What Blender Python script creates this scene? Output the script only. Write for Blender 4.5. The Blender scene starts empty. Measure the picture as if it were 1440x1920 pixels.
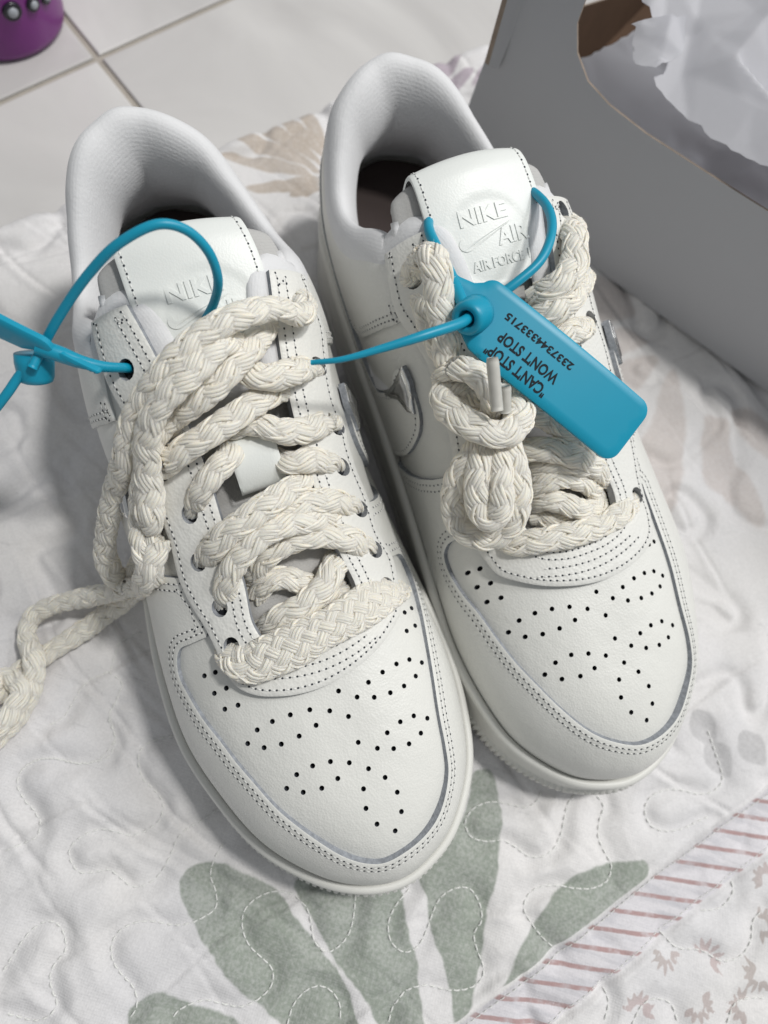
import bpy, math, random
import numpy as np
from mathutils import Matrix, Vector, kdtree
from mathutils.geometry import delaunay_2d_cdt

SC = bpy.context.scene
COL = SC.collection
RNG = np.random.default_rng(7)

# ------------------------------------------------------------------ camera
CAM = bpy.data.cameras.new("camera")
cam = bpy.data.objects.new("camera", CAM)
COL.objects.link(cam)
CX = (0.94224606, 0.31905583, 0.10186139)      # image right
CY = (-0.33492143, 0.89761081, 0.28657017)     # image up
CZ = (0.0, -0.30413518, 0.95262889)            # towards the viewer
cam.matrix_world = Matrix(((CX[0], CY[0], CZ[0], 0.0), (CX[1], CY[1], CZ[1], 0.0), (CX[2], CY[2], CZ[2], 0.29297336), (0, 0, 0, 1)))
CAM.sensor_fit = 'HORIZONTAL'
CAM.sensor_width = 36.0
CAM.lens = 1331.0 / 1440.0 * 36.0
CAM.clip_start = 0.01
CAM.clip_end = 20.0
CAM.dof.use_dof = True
CAM.dof.focus_distance = 0.222
CAM.dof.aperture_fstop = 11.0
SC.camera = cam

# ------------------------------------------------------------------ light: ceiling lamps and an added soft side fill
W = bpy.data.worlds.new("World")
SC.world = W
W.use_nodes = True
W.node_tree.nodes["Background"].inputs[0].default_value = (0.93, 0.97, 1.0, 1)
W.node_tree.nodes["Background"].inputs[1].default_value = 0.31


def area(name, loc, aim, size, watts, col):
    l = bpy.data.lights.new(name, 'AREA')
    l.shape = 'DISK'
    l.size = size
    l.energy = watts
    l.color = col
    o = bpy.data.objects.new(name, l)
    o.location = loc
    o.rotation_euler = (Vector(aim) - Vector(loc)).to_track_quat('-Z', 'Y').to_euler()
    COL.objects.link(o)


area("ceiling_lamp", (0.66, 0.58, 1.95), (0.0, 0.1, 0.0), 0.22, 27.0, (1.0, 0.985, 0.95))
area("ceiling_lamp_far", (1.15, 1.0, 1.8), (0.0, 0.15, 0.0), 0.45, 12.0, (0.97, 0.98, 1.0))
area("soft_side_fill", (1.7, 1.5, 1.7), (0.0, 0.1, 0.0), 1.8, 18.0, (1.0, 0.99, 0.97))  # broad fill added for soft directional ambience, not a lamp of the room

VS = SC.view_settings
VS.view_transform = 'Standard'
VS.look = 'None'
VS.exposure = -0.12
VS.gamma = 1.0
VS.use_curve_mapping = False
SC.cycles.max_bounces = 6
SC.cycles.use_denoising = True
# ---- pure numpy shoe geometry (mm in shoe frame: x heel->toe, y medial +, z up)

def pchip(xs,ys):
    xs=np.asarray(xs,float);ys=np.asarray(ys,float)
    h=np.diff(xs);d=np.diff(ys)/h
    m=np.zeros(len(xs));m[0]=d[0];m[-1]=d[-1]
    for i in range(1,len(xs)-1):
        if d[i-1]*d[i]>0:
            w1=2*h[i]+h[i-1];w2=h[i]+2*h[i-1]
            m[i]=(w1+w2)/(w1/d[i-1]+w2/d[i])
    def f(x):
        x=np.clip(np.asarray(x,float),xs[0],xs[-1])
        i=np.clip(np.searchsorted(xs,x,side='right')-1,0,len(xs)-2)
        t=(x-xs[i])/h[i]
        return ((1+2*t)*(1-t)**2*ys[i]+t*(1-t)**2*h[i]*m[i]+t*t*(3-2*t)*ys[i+1]+t*t*(t-1)*h[i]*m[i+1])
    return f
def catmull(P,n,closed=False):
    """centripetal-ish Catmull-Rom through P, resampled to n points of equal arc length"""
    P=np.asarray(P,float)
    if closed: Q=np.vstack([P[-1],P,P[0],P[1]])
    else: Q=np.vstack([2*P[0]-P[1],P,2*P[-1]-P[-2]])
    out=[]
    k=24
    for i in range(1,len(Q)-2):
        p0,p1,p2,p3=Q[i-1:i+3]
        t0=0;t1=t0+max(np.linalg.norm(p1-p0),1e-9)**.5;t2=t1+max(np.linalg.norm(p2-p1),1e-9)**.5;t3=t2+max(np.linalg.norm(p3-p2),1e-9)**.5
        t=np.linspace(t1,t2,k,endpoint=False)[:,None]
        A1=(t1-t)/(t1-t0)*p0+(t-t0)/(t1-t0)*p1
        A2=(t2-t)/(t2-t1)*p1+(t-t1)/(t2-t1)*p2
        A3=(t3-t)/(t3-t2)*p2+(t-t2)/(t3-t2)*p3
        B1=(t2-t)/(t2-t0)*A1+(t-t0)/(t2-t0)*A2
        B2=(t3-t)/(t3-t1)*A2+(t-t1)/(t3-t1)*A3
        out.append((t2-t)/(t2-t1)*B1+(t-t1)/(t2-t1)*B2)
    out=np.vstack(out+[ (P[:1] if closed else P[-1:]) ])
    s=np.r_[0,np.cumsum(np.linalg.norm(np.diff(out,axis=0),axis=1))]
    q=np.linspace(0,s[-1],n+1 if closed else n)
    R=np.stack([np.interp(q,s,out[:,j]) for j in range(P.shape[1])],1)
    return R[:-1] if closed else R
# sole outline (widest line), loop: toe apex -> lateral(-y) -> heel -> medial(+y) -> toe
LAT=[(281.5,-7),(275.5,-19.5),(265.5,-31),(252.5,-41),(234,-49),(212,-55),(185,-55.5),(155,-52),(120,-46.5),(85,-42.5),(55,-39),(32,-35.5),(14,-27),(3.5,-13)]
MED=[(3.5,13),(14,27),(32,35.5),(55,39),(85,41),(120,42.5),(155,44.5),(185,47),(212,48.8),(234,46.8),(252.5,42),(265.5,34),(275.5,24),(281.5,11.5)]
OUT=np.array([(283,3.0)]+LAT+[(0,0)]+MED,float)
NS=720
SOLE=catmull(OUT,NS,True)
def inset(C,d):
    T=np.roll(C,-1,0)-np.roll(C,1,0);T/=np.linalg.norm(T,axis=1)[:,None]
    N=np.stack([-T[:,1],T[:,0]],1)
    c=C.mean(0)
    if np.mean(np.sum((c-C)*N,1))<0:N=-N
    return C+N*np.asarray(d).reshape(-1,1)
zrim=pchip([0,40,90,140,190,230,260,286],[37,36,33,29.5,27,25.5,25,25.5])   # top rim of the cupsole
zbot=pchip([0,15,40,180,230,262,286],[3,.8,0,0,1.2,4.5,9.5])                # toe spring / heel lift
UPB=inset(SOLE,pchip([0,90,160,290],[4.0,4.2,5.6,5.8])(SOLE[:,0]))            # where the upper leaves the cupsole
xcf=pchip([0,20,50,90,130,190,230,260,290],[50,56,69,95,131,190,216,231,240])
zcf=pchip([45,70,95,110,130,150,170,190,205,220,242],[122,116,104.5,97,88,79.5,72,65.8,62.3,59,53])
nxf=pchip([0,60,97,130,160,200,240,290],[2.45,2.6,3.0,2.8,2.5,2.25,2.25,2.35])
NV=240
bulL=pchip([0,25,60,100,130,170,300],[0,3.5,6.5,7.0,4.5,.5,0])
bulM=pchip([0,25,50,90,120,160,300],[0,4.5,5.5,4,2,.5,0])
def dome(NSx=NS):
    x0,y0=UPB[:,0],UPB[:,1]
    z0=zrim(x0)-2.5
    xc=xcf(x0);zc=zcf(xc);n=nxf(x0)
    th=np.linspace(0,np.pi/2,NV)
    th=th[None,:]
    r=np.cos(th)**(2/n[:,None]);q=np.sin(th)**(2/n[:,None])
    P=np.zeros((NS,NV,3))
    P[:,:,0]=xc[:,None]+(x0-xc)[:,None]*r
    P[:,:,1]=y0[:,None]*r
    P[:,:,2]=z0[:,None]+(zc-z0)[:,None]*q
    # the quarters bulge a little past the cupsole
    b=np.where(y0<0,bulL(x0),bulM(x0))*np.minimum(1,np.abs(y0)/25)
    P[:,:,1]+=np.sign(y0)[:,None]*b[:,None]*np.sin(np.pi*np.clip(q,0,1)**1.2)
    # equal arc length in v
    d=np.r_['1',np.zeros((NS,1)),np.cumsum(np.linalg.norm(np.diff(P,axis=1),axis=2),axis=1)]
    Q=np.zeros_like(P)
    for i in range(NS):
        u=np.linspace(0,d[i,-1],NV)
        for j in range(3):Q[i,:,j]=np.interp(u,d[i],P[i,:,j])
    return Q
D=dome()
def _nrm():
    du=np.roll(D,-1,0)-np.roll(D,1,0);dv=np.gradient(D,axis=1)
    N=np.cross(du,dv);l=np.linalg.norm(N,axis=2);
    N/=np.maximum(l,1e-9)[...,None]
    # orient outward
    c=D.mean((0,1));sgn=np.sign(np.sum(N*(D-c),2).mean());N*=sgn
    xc=D[:,-1,0];sl=(zcf(xc+2)-zcf(xc-2))/4
    sp=np.stack([-sl,0*sl,1+0*sl],1);sp/=np.linalg.norm(sp,axis=1)[:,None]
    for k in range(1,9):
        w=np.clip((9-k)/6.0,0,1);N[:,-k]=N[:,-k]*(1-w)+sp*w
        N[:,-k]/=np.linalg.norm(N[:,-k],axis=1)[:,None]
    return N
DN=_nrm()
def sv(s,v,off=0.0):
    """bilinear sample of the dome: s in [0,NS) cyclic, v in [0,NV-1]"""
    s=np.asarray(s,float)%NS;v=np.clip(np.asarray(v,float),0,NV-1.001)
    i=np.floor(s).astype(int);a=(s-i)[...,None];i%=NS;k=(i+1)%NS
    j=np.floor(v).astype(int);b=(v-j)[...,None]
    f=lambda G:(G[i,j]*(1-a)+G[k,j]*a)*(1-b)+(G[i,j+1]*(1-a)+G[k,j+1]*a)*b
    p=f(D)
    if np.any(off):
        n=f(DN);n/=np.maximum(np.linalg.norm(n,axis=-1),1e-9)[...,None]
        p=p+n*np.asarray(off).reshape(-1,1) if np.ndim(off) else p+n*off
    return p
def nearest(P):
    """(s,v) of the dome point nearest to each P"""
    P=np.atleast_2d(P);F=D.reshape(-1,3);o=[]
    for p in P:
        k=np.argmin(((F-p)**2).sum(1));o.append((k//NV,k%NV))
    return np.array(o,float)

WIN_SV_L=[(140,137),(140,117),(140,101),(137,90),(131,83),(122,88),(112,95),(101,103),(90,107),(78,112),(66,115),(53,118),(40,117),(29,112),(17,105),(8,102),(716,104),(702,99),(687,95),(672,98),(661,106),(647,111),(628,106),(612,95),(597,74),(584,49),(579,76),(580,115)]
WIN_SV_R=[(581,96),(581,78),(584,62),(590,59),(600,69),(612,86),(626,96),(639,104),(653,113),(668,118),(684,118),(700,117),(713,113),(9,109),(28,85),(42,73),(53,92),(65,111),(80,124),(99,129),(115,132),(129,133),(139,135)]
PERF_L=[(194.8,-36.0),(195.2,-32.3),(201.1,-34.7),(201.1,-30.6),(206.9,-33.1),(207.3,-28.8),(219.3,-29.7),(216.5,-25.6),(215.8,-20.4),(215.9,-14.6),(216.6,-8.5),(219.1,-2.8),(222.8,2.2),(222.3,-25.3),(223.2,-20.0),(222.9,-14.1),(221.7,-8.2),(214.4,1.8),(215.2,11.6),(213.8,17.0),(212.9,22.3),(213.0,27.1),(215.3,31.1),(218.7,27.3),(220.3,22.3),(220.7,17.2),(220.2,11.8),(218.2,6.7),(191.8,32.8),(190.6,35.9),(197.8,31.4),(196.9,34.8),(203.9,29.7),(203.0,33.6),(236.3,-22.7),(233.5,-18.5),(232.8,-13.1),(233.6,-7.6),(236.1,-2.2),(240.0,2.9),(244.4,6.9),(250.0,9.0),(256.0,8.3),(260.7,4.6),(239.2,-18.3),(240.1,-12.6),(239.2,-7.1),(245.1,-0.6),(250.8,-1.8),(256.5,-0.1),(231.3,2.5),(231.9,12.1),(230.3,17.2),(230.2,22.1),(232.6,26.3),(236.1,22.5),(237.7,17.6),(237.2,12.4),(235.2,7.6)]
PERF_R=[(191.6,36.2),(192.2,32.9),(197.6,35.4),(198.3,31.7),(203.7,34.5),(204.3,30.5),(216.0,32.0),(213.7,28.0),(213.4,22.8),(214.2,17.3),(215.7,11.7),(218.5,6.1),(222.7,0.7),(219.5,28.0),(220.8,22.8),(221.1,17.2),(220.4,11.5),(214.3,1.0),(216.1,-8.8),(214.7,-14.1),(214.3,-18.9),(214.9,-23.1),(217.4,-26.3),(220.5,-23.4),(221.7,-18.9),(221.8,-14.1),(220.9,-8.9),(218.3,-3.9),(193.9,-27.3),(194.1,-28.9),(200.0,-26.4),(200.2,-28.6),(205.7,-25.3),(205.3,-28.1),(233.5,26.3),(231.1,22.1),(230.6,16.6),(232.3,11.1),(235.1,5.6),(239.6,0.2),(244.2,-3.5),(249.9,-5.3),(255.7,-4.6),(260.0,-0.9),(236.9,21.9),(238.2,16.1),(237.5,10.8),(244.1,4.1),(249.7,5.6),(255.5,3.8),(231.0,0.3),(232.6,-9.1),(231.5,-14.0),(231.7,-18.9),(234.4,-23.0),(237.6,-19.4),(238.7,-14.6),(237.9,-9.3),(235.3,-4.4)]
LACE_L=[([(188.6,-24.1,58.1),(192.3,-23.8,64.0),(196.9,-20.9,67.0),(197.6,-12.4,69.5),(196.5,-1.7,70.9),(194.8,10.3,70.7),(191.9,21.6,66.7),(189.2,28.6,59.9),(185.3,33.9,45.0)],7.6,3.6),([(177.3,-13.5,63.2),(175.4,-8.6,68.8),(176.1,-2.6,69.9),(180.4,3.0,67.5),(185.0,7.7,63.5)],5.2,3.4),([(188.9,-15.6,60.6),(187.2,-9.1,67.2),(186.6,-0.9,69.8),(183.2,7.3,70.5),(177.5,13.5,69.1),(171.8,18.1,62.5)],5.6,3.6),([(186.5,-0.0,62.6),(186.5,7.5,65.3),(184.5,15.4,62.1)],5,3.4),([(178.1,-22.2,60.6),(175.8,-22.0,67.9),(171.7,-19.4,75.6),(167.7,-13.8,80.2),(164.4,-5.8,83.4),(163.2,2.9,82.8),(163.1,11.6,78.8),(161.5,19.1,71.2),(158.6,23.8,61.3)],5.6,4),([(175.0,27.0,55.0),(174.1,24.5,66.5),(170.9,18.8,73.8),(168.1,9.8,77.2),(167.6,-0.4,77.1),(169.3,-7.7,74.1),(171.8,-13.0,65.1)],5.6,4),([(163.4,-24.2,64.5),(162.2,-23.9,71.9),(161.9,-21.0,77.5),(160.3,-15.4,82.7),(158.0,-6.1,85.9),(155.0,3.3,86.1),(151.6,10.3,82.4),(145.4,16.0,73.5)],5.8,4),([(161.0,26.0,60.1),(160.6,24.5,71.1),(158.7,16.7,79.1),(158.2,7.2,81.8),(158.2,-0.6,80.6),(159.0,-8.0,76.7),(159.3,-12.2,69.7)],5.6,4),([(148.9,-22.5,70.8),(147.8,-22.2,77.0),(145.9,-18.8,85.8),(142.9,-13.0,89.2),(139.1,-7.3,89.3),(133.8,-2.8,84.1)],5.4,4),([(147.2,24.4,68.3),(147.0,22.6,77.8),(146.3,16.5,84.3),(145.5,9.8,85.1),(142.0,5.7,82.6),(137.6,3.5,79.2)],5.6,4),([(133.1,-29.4,75.6),(134.2,-26.7,85.6),(135.1,-20.1,93.4),(134.0,-10.3,97.8),(131.2,-1.4,98.4),(127.5,7.0,96.5),(122.6,14.2,89.6),(118.4,18.0,83.0)],6,4.2),([(133.7,28.0,69.4),(134.7,25.8,82.2),(138.1,17.6,88.7),(137.3,9.4,92.0),(133.2,3.3,93.1),(131.1,-2.1,90.8),(130.6,-6.9,84.2)],5.6,4),([(115.6,29.3,77.9),(119.1,24.1,91.6),(123.1,16.9,98.9),(123.7,10.2,101.1),(120.7,5.5,101.8),(115.6,4.3,101.9),(109.8,8.3,100.0)],5.8,4.2),([(102.1,17.7,95.4),(109.9,13.4,102.4),(116.7,7.2,106.8),(121.6,0.5,108.1),(124.5,-5.8,106.6),(125.9,-12.6,103.3),(125.8,-18.2,97.9),(125.2,-20.6,90.6)],5.8,4.2),([(97.9,28.8,95.9),(103.7,29.0,99.1),(107.5,25.6,102.3),(108.4,18.9,110.8),(110.2,9.2,115.3),(112.3,-0.6,115.9),(115.4,-9.3,114.0),(118.7,-18.5,109.9),(121.0,-25.8,103.2),(124.5,-31.3,96.6),(129.3,-36.2,89.1),(130.5,-42.6,74.0),(134.7,-49.2,62.0),(138.9,-54.9,50.0),(143.2,-58.3,40.0),(148.3,-58.1,33.0),(149.6,-54.4,30.0),(147.7,-48.8,36.0),(144.0,-42.9,46.0),(147.1,-35.8,78.3),(141.7,-33.1,83.6),(135.9,-30.8,90.0),(131.2,-28.3,97.8),(127.2,-23.1,106.1),(124.0,-15.2,111.5),(120.6,-7.1,113.8),(115.9,-0.2,113.0),(112.6,4.4,106.7)],5.6,4.2),([(124.2,-15.7,100.2),(128.6,-26.0,94.0),(136.9,-33.6,85.5),(142.5,-38.5,75.1),(151.4,-40.9,70.9),(160.2,-41.3,66.9),(156.3,-49.3,44.0),(152.6,-58.7,30.0),(146.5,-76.3,14.0),(144.1,-89.7,8.0),(145.8,-97.3,6.0),(152.3,-100.3,6.0),(162.2,-98.1,11.0),(170.2,-101.2,8.0),(177.9,-107.8,5.5),(182.7,-114.6,5.0),(186.7,-121.9,5.0)],5.2,4),([(152.0,-35.3,72.8),(159.7,-42.9,66.8),(153.6,-55.5,24.0),(153.7,-68.1,10.0),(156.3,-78.4,5.0),(159.8,-91.4,5.0),(163.6,-104.3,5.0),(168.3,-114.1,5.0),(172.3,-122.7,5.0)],5.6,4),([(168.7,-116.7,13.0),(164.0,-111.8,6.0),(171.1,-104.7,11.0),(177.7,-108.7,12.0),(182.8,-116.4,12.0),(185.7,-124.2,8.0)],5.2,4)]
LACE_R=[([(184.2,22.4,58.9),(188.8,23.7,64.1),(191.7,17.4,68.7),(193.9,8.0,70.6),(194.9,-2.9,70.2),(193.7,-14.0,68.0),(190.5,-22.1,64.8),(185.9,-29.8,56.0)],5.8,3.8),([(192.4,18.3,61.3),(193.2,10.7,65.2),(193.9,0.9,65.8),(192.6,-10.8,64.6)],4.6,3),([(179.2,11.6,63.6),(180.1,8.5,70.2),(184.0,2.6,71.6),(188.4,-4.5,69.3),(185.8,-14.0,62.7)],5.4,3.8),([(174.8,11.8,65.9),(174.6,8.0,73.1),(175.6,0.7,74.2),(179.3,-6.8,71.8),(183.9,-14.0,63.2)],5.4,3.8),([(182.4,11.4,63.8),(187.1,6.2,66.3),(189.9,-2.1,65.8),(189.9,-11.1,62.2)],5,3.4),([(162.0,13.7,74.4),(164.4,8.6,79.8),(167.9,1.7,81.1),(172.5,-6.3,78.4),(177.6,-14.1,71.5),(180.6,-21.7,61.1)],5.8,4.2),([(169.1,9.9,68.3),(169.0,6.1,75.3),(171.7,-1.3,76.6),(174.9,-8.5,75.3),(175.5,-16.9,65.1)],5.4,3.8),([(148.2,9.8,81.8),(152.4,6.7,84.8),(157.2,1.7,84.1),(162.9,-4.4,82.0),(166.8,-10.8,76.7),(167.6,-17.1,66.7)],5.8,4.2),([(138.5,2.9,86.4),(143.4,-2.1,88.6),(148.0,-8.3,87.6),(151.4,-14.6,82.2),(151.0,-21.6,71.5)],5.6,4),([(119.3,-6.8,95.8),(121.7,-9.7,101.0),(120.4,-15.8,103.1),(114.3,-22.0,102.8),(106.5,-25.7,102.4),(93.5,-34.6,91.5)],6.4,4.4),([(126.9,-1.4,92.5),(128.0,-6.7,98.6),(126.5,-14.3,99.5),(121.2,-22.6,96.1),(107.0,-39.5,77.0)],6.2,4.4),([(135.7,-2.0,87.7),(135.0,-7.8,92.1),(134.5,-13.3,93.9),(132.6,-20.6,89.7),(122.8,-35.5,71.9)],6,4.2),([(99.1,27.9,88.5),(99.6,28.0,96.0),(101.0,27.5,105.1),(104.5,27.1,111.3),(110.1,27.7,113.3),(115.4,28.6,110.4),(121.2,29.2,106.3),(126.9,28.8,101.4),(130.6,29.9,96.7),(134.0,27.7,92.8)],6.4,5),([(106.2,27.2,90.8),(115.9,29.8,93.9),(124.2,29.9,94.3),(131.8,28.8,93.1),(137.2,23.4,92.5)],5.6,4.2),([(135.5,29.7,85.6),(135.0,30.8,92.8),(137.5,28.5,99.5),(143.0,25.0,102.2),(148.5,23.0,100.6),(152.1,21.8,93.7),(153.9,23.4,86.4)],6.2,4.6),([(145.0,21.2,88.9),(140.7,28.5,91.9),(141.9,34.4,92.6),(149.4,34.8,95.3),(156.3,30.9,97.2),(161.0,25.9,97.6),(160.9,20.3,97.3),(156.4,15.1,96.1),(150.1,13.0,92.4),(145.5,14.8,89.6)],6.6,5),([(155.5,21.9,88.8),(161.9,31.2,88.7),(166.2,37.0,83.1),(172.1,40.2,75.8),(178.5,40.0,71.2),(184.4,35.6,70.9),(186.3,30.1,72.8),(185.3,25.4,76.8),(179.6,22.1,82.1),(172.4,20.8,87.1),(164.5,21.0,91.1),(156.7,20.0,90.1)],6,4.4),([(156.1,26.0,89.0),(164.6,30.6,90.3),(172.2,34.3,86.7),(178.8,34.9,81.7),(182.6,32.6,80.7),(180.6,29.4,84.3),(173.7,27.2,88.8),(166.8,25.1,91.0),(157.8,22.3,89.9)],5.6,4.4)]
AGLET_R=[[(143.1,23.5,113.0),(156.3,25.5,105.0)],[(149.8,20.3,106.0),(155.7,21.1,100.0)]]
TAGR_PLATE=[(115.5,13.3,113.0),(169.5,-25.5,99.0),(182.8,-12.6,87.0),(133.0,26.6,104.5)]
TAGR_STRAP=[(123.5,23.5,110.0),(111.4,22.6,109.0),(99.4,22.1,107.0),(88.9,19.9,104.0),(78.2,9.2,98.0),(72.3,-7.7,96.0),(78.2,-17.9,98.0),(87.7,-19.0,104.0),(98.9,-17.5,109.0),(109.2,-12.3,112.0),(117.0,-4.6,112.0),(120.9,5.2,110.0),(122.7,13.4,107.0),(124.6,18.6,105.0)]
TAGR_TAIL=[(127.1,22.5,110.0),(130.6,28.9,114.5),(132.3,40.5,117.0),(132.0,53.3,116.0),(130.7,65.6,114.0),(128.0,73.6,112.0)]
TAGL_LOOP=[(102.4,-51.4,104.0),(98.0,-46.8,106.0),(95.0,-39.3,113.0),(92.4,-27.4,124.0),(91.5,-16.7,132.0),(91.3,-5.7,135.0),(92.6,0.4,132.0),(95.6,4.3,126.0),(98.7,5.1,118.0),(99.2,2.7,108.0),(99.9,-1.2,101.0)]
TAGL_NECK=[(98.2,-47.9,107.0),(101.4,-43.2,106.0),(104.3,-38.6,104.0),(105.8,-33.7,101.0),(105.5,-27.5,96.0),(101.9,-26.1,88.0)]
TAGL_TAIL=[(99.9,-51.3,102.0),(100.6,-55.4,100.0),(103.5,-60.9,97.0),(106.4,-67.7,93.0)]
TAGL_PLATE=[(102.9,-41.9,110.0),(70.4,-75.8,124.0),(86.4,-87.7,111.0),(102.8,-46.0,103.0)]
TAGL_LOCK=[(104.5,-54.1,93.0),(98.9,-51.9,98.0)]
EYELET_L=[(189.5,-23.8),(177.2,-23.4),(162.1,-24.8),(148.3,-22.7),(134.2,-28.1),(104.9,-26.4),(117.1,27.2),(135.3,27.0),(147.9,23.7),(161.6,25.4),(175.3,26.2),(187.7,31.3)]
EYELET_R=[(187.9,-25.0),(128.0,-27.5),(112.3,-32.7),(93.5,-35.4),(100.1,28.8),(185.6,23.3)]
HEART=[(515,123),(522,123),(532,112),(529,103),(523,97),(520,86),(516,74),(517,98),(516,112)]
KEEPER=[(133.5,-5.2),(136.4,5.5),(147.5,5.3),(148.9,-5.7)]
QUILT=[[(-31.3,241.4),(-37.9,239.1),(-44.0,239.4),(-46.9,243.2),(-48.1,249.1),(-46.4,254.6),(-45.5,260.6),(-48.3,265.3),(-55.3,266.4),(-60.7,264.7),(-64.2,260.9),(-68.4,257.5),(-75.5,256.1),(-80.9,258.0),(-81.9,262.6),(-80.4,267.1),(-75.5,269.8),(-71.3,271.7),(-69.8,275.2),(-67.3,280.9),(-62.1,283.1),(-56.4,282.0),(-51.8,279.1),(-46.6,275.0),(-41.7,273.7),(-34.2,274.0),(-27.7,273.1)],[(-44.6,218.5),(-48.4,220.8),(-50.1,226.7),(-51.7,232.5),(-55.8,235.7),(-62.4,233.9),(-68.2,230.4),(-72.6,226.1),(-77.7,223.5),(-83.9,223.6),(-87.5,227.4),(-87.7,233.8),(-86.3,240.0),(-86.6,245.6),(-89.1,247.8),(-94.8,247.3),(-101.4,246.4)],[(-33.4,285.3),(-39.1,289.1),(-42.0,292.6),(-42.7,298.3),(-45.1,303.0),(-50.1,303.4),(-55.8,302.3),(-60.8,299.7),(-65.8,295.1),(-71.5,292.0),(-76.9,291.6),(-81.0,293.9),(-82.8,299.1),(-81.9,304.6),(-80.5,310.2),(-80.8,313.9),(-82.5,316.6),(-86.9,318.5)],[(-19.0,314.2),(-24.3,309.8),(-31.1,308.2),(-36.6,309.3),(-39.8,313.4),(-40.6,320.0),(-38.6,326.3),(-37.3,332.0),(-40.1,336.1),(-45.4,337.1),(-52.0,335.7),(-57.1,331.5),(-61.2,327.5),(-67.3,325.4),(-72.4,325.5),(-74.7,328.2)],[(-116.0,281.9),(-111.1,279.2),(-106.1,276.5),(-101.6,275.0),(-96.9,275.4),(-94.0,278.8),(-93.8,283.8),(-95.3,287.3),(-100.0,289.2),(-102.9,292.1),(-104.3,296.9),(-104.5,300.6),(-107.2,302.6),(-112.1,301.8),(-116.9,297.7),(-120.7,293.4)],[(0.6,326.5),(-2.9,331.5),(-8.0,336.5),(-13.5,338.2),(-18.0,337.3),(-20.0,332.0),(-17.8,325.2),(-17.0,320.6),(-19.0,314.2)],[(-41.2,349.9),(-36.1,345.5),(-30.0,344.1),(-25.4,345.5),(-22.6,349.3),(-22.2,354.4),(-25.4,360.1)],[(82.4,334.0),(78.3,336.1),(73.6,335.5),(68.6,331.3),(64.6,327.8),(59.8,325.4),(53.7,325.1),(49.6,327.6),(48.8,332.7),(53.1,337.5),(58.7,340.4),(61.9,345.2),(64.5,350.6),(69.0,353.4),(74.7,353.6),(79.4,351.5),(84.7,346.8),(89.9,343.2),(96.4,342.5),(100.5,346.2),(101.2,351.8),(96.6,355.3),(92.7,359.7),(91.6,365.8),(91.1,371.0),(86.7,374.3),(79.6,373.2),(73.4,369.3),(68.5,365.2),(62.9,362.2),(57.0,361.7),(52.7,364.4),(52.3,369.4),(53.2,376.3),(55.5,382.9)],[(18.9,335.8),(11.9,337.7),(6.2,341.4),(3.9,347.1),(6.3,352.7),(11.3,353.9),(17.0,351.3),(21.5,347.9),(27.8,344.5),(34.7,345.1),(38.7,348.2),(38.8,355.6),(36.3,359.4),(31.8,361.7),(29.8,366.6),(28.6,373.0),(25.0,375.8),(19.1,375.0),(12.4,370.7),(7.3,366.0),(0.7,363.7),(-5.7,365.0),(-10.3,368.9)],[(157.2,351.7),(153.2,363.9),(150.1,370.4),(144.1,371.5),(137.7,368.8),(132.8,364.1),(127.0,360.6),(120.2,359.4),(114.9,361.9),(113.6,368.0),(117.6,372.8),(124.8,376.0),(132.4,377.2),(138.4,378.6)],[(129.6,401.6),(126.6,405.3),(120.0,406.6),(112.0,402.7)],[(93.9,399.9),(96.0,407.6),(103.5,413.4),(108.4,420.7),(115.9,423.4),(123.0,421.5),(128.1,417.1),(134.8,415.9)],[(63.5,402.4),(62.7,407.0),(56.0,412.7)],[(65.3,418.7),(72.9,415.5),(78.5,416.6),(82.6,421.3),(80.9,427.8)],[(97.0,438.1),(104.0,434.5),(111.3,437.2),(116.4,440.9)],[(-24.7,198.9),(-33.6,198.6),(-42.3,206.5),(-50.2,205.9),(-57.7,210.2),(-64.3,214.1),(-70.2,213.8)],[(-42.3,206.5),(-39.8,213.4),(-43.5,217.3),(-49.8,222.8),(-51.1,231.1),(-58.9,234.7),(-65.3,232.8),(-69.1,229.2),(-72.9,225.7),(-78.5,223.5),(-86.3,223.9)]]
LEAF_G=[(-21.2,376.1,-48.1,284.6,10.9),(-23.6,376.5,-7.2,313.2,11.4),(-9.5,389.4,68.3,310.4,13.2),(-14.9,382.1,13.9,330.5,10.1),(-0.9,400.7,109.1,376.6,15.0),(-39.8,378.8,-83.5,311.2,8.7),(-3.0,389.9,60.2,355.1,7.7)]
LEAF_B=[(172.8,315.0,231.3,158.8,16.7),(174.9,316.2,252.9,180.0,12.7),(179.1,318.7,281.6,194.7,13.1),(184.8,319.3,302.2,222.2,13.3),(191.1,323.0,296.3,258.6,13.4),(174.3,313.2,199.3,209.9,11.9),(174.6,339.4,158.9,332.7,4.8),(209.1,328.0,270.8,303.4,11.7),(167.3,306.5,165.8,230.7,10.4)]
LEAF_F=[(152.5,39.8,106.4,0.7,4.2),(154.2,37.0,116.5,-10.5,4.2),(155.8,34.2,131.4,-13.3,4.0),(158.6,31.9,144.9,-13.0,3.9),(160.6,31.0,159.1,-10.7,3.7),(150.1,38.7,121.8,32.9,4.1),(146.9,39.0,110.2,27.3,3.8),(148.6,41.5,128.1,40.5,3.4)]
LEAF_V=[(218.9,8.8,259.4,-1.1,5.2),(217.5,21.9,259.8,9.3,4.4),(219.1,3.0,258.4,-16.1,4.3),(249.0,20.5,277.7,9.1,3.7)]
LEAF_Y=[(156.2,358.4,155.5,340.8,6.2),(154.2,371.7,153.5,354.4,5.7),(168.8,375.7,168.3,358.3,6.3)]
FLOWER=[(103.6,416.6),(129.7,419.2),(90.8,426.0),(90.8,406.4),(117.3,431.6),(106.1,436.9),(141.5,407.9),(70.1,415.8)]
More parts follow.
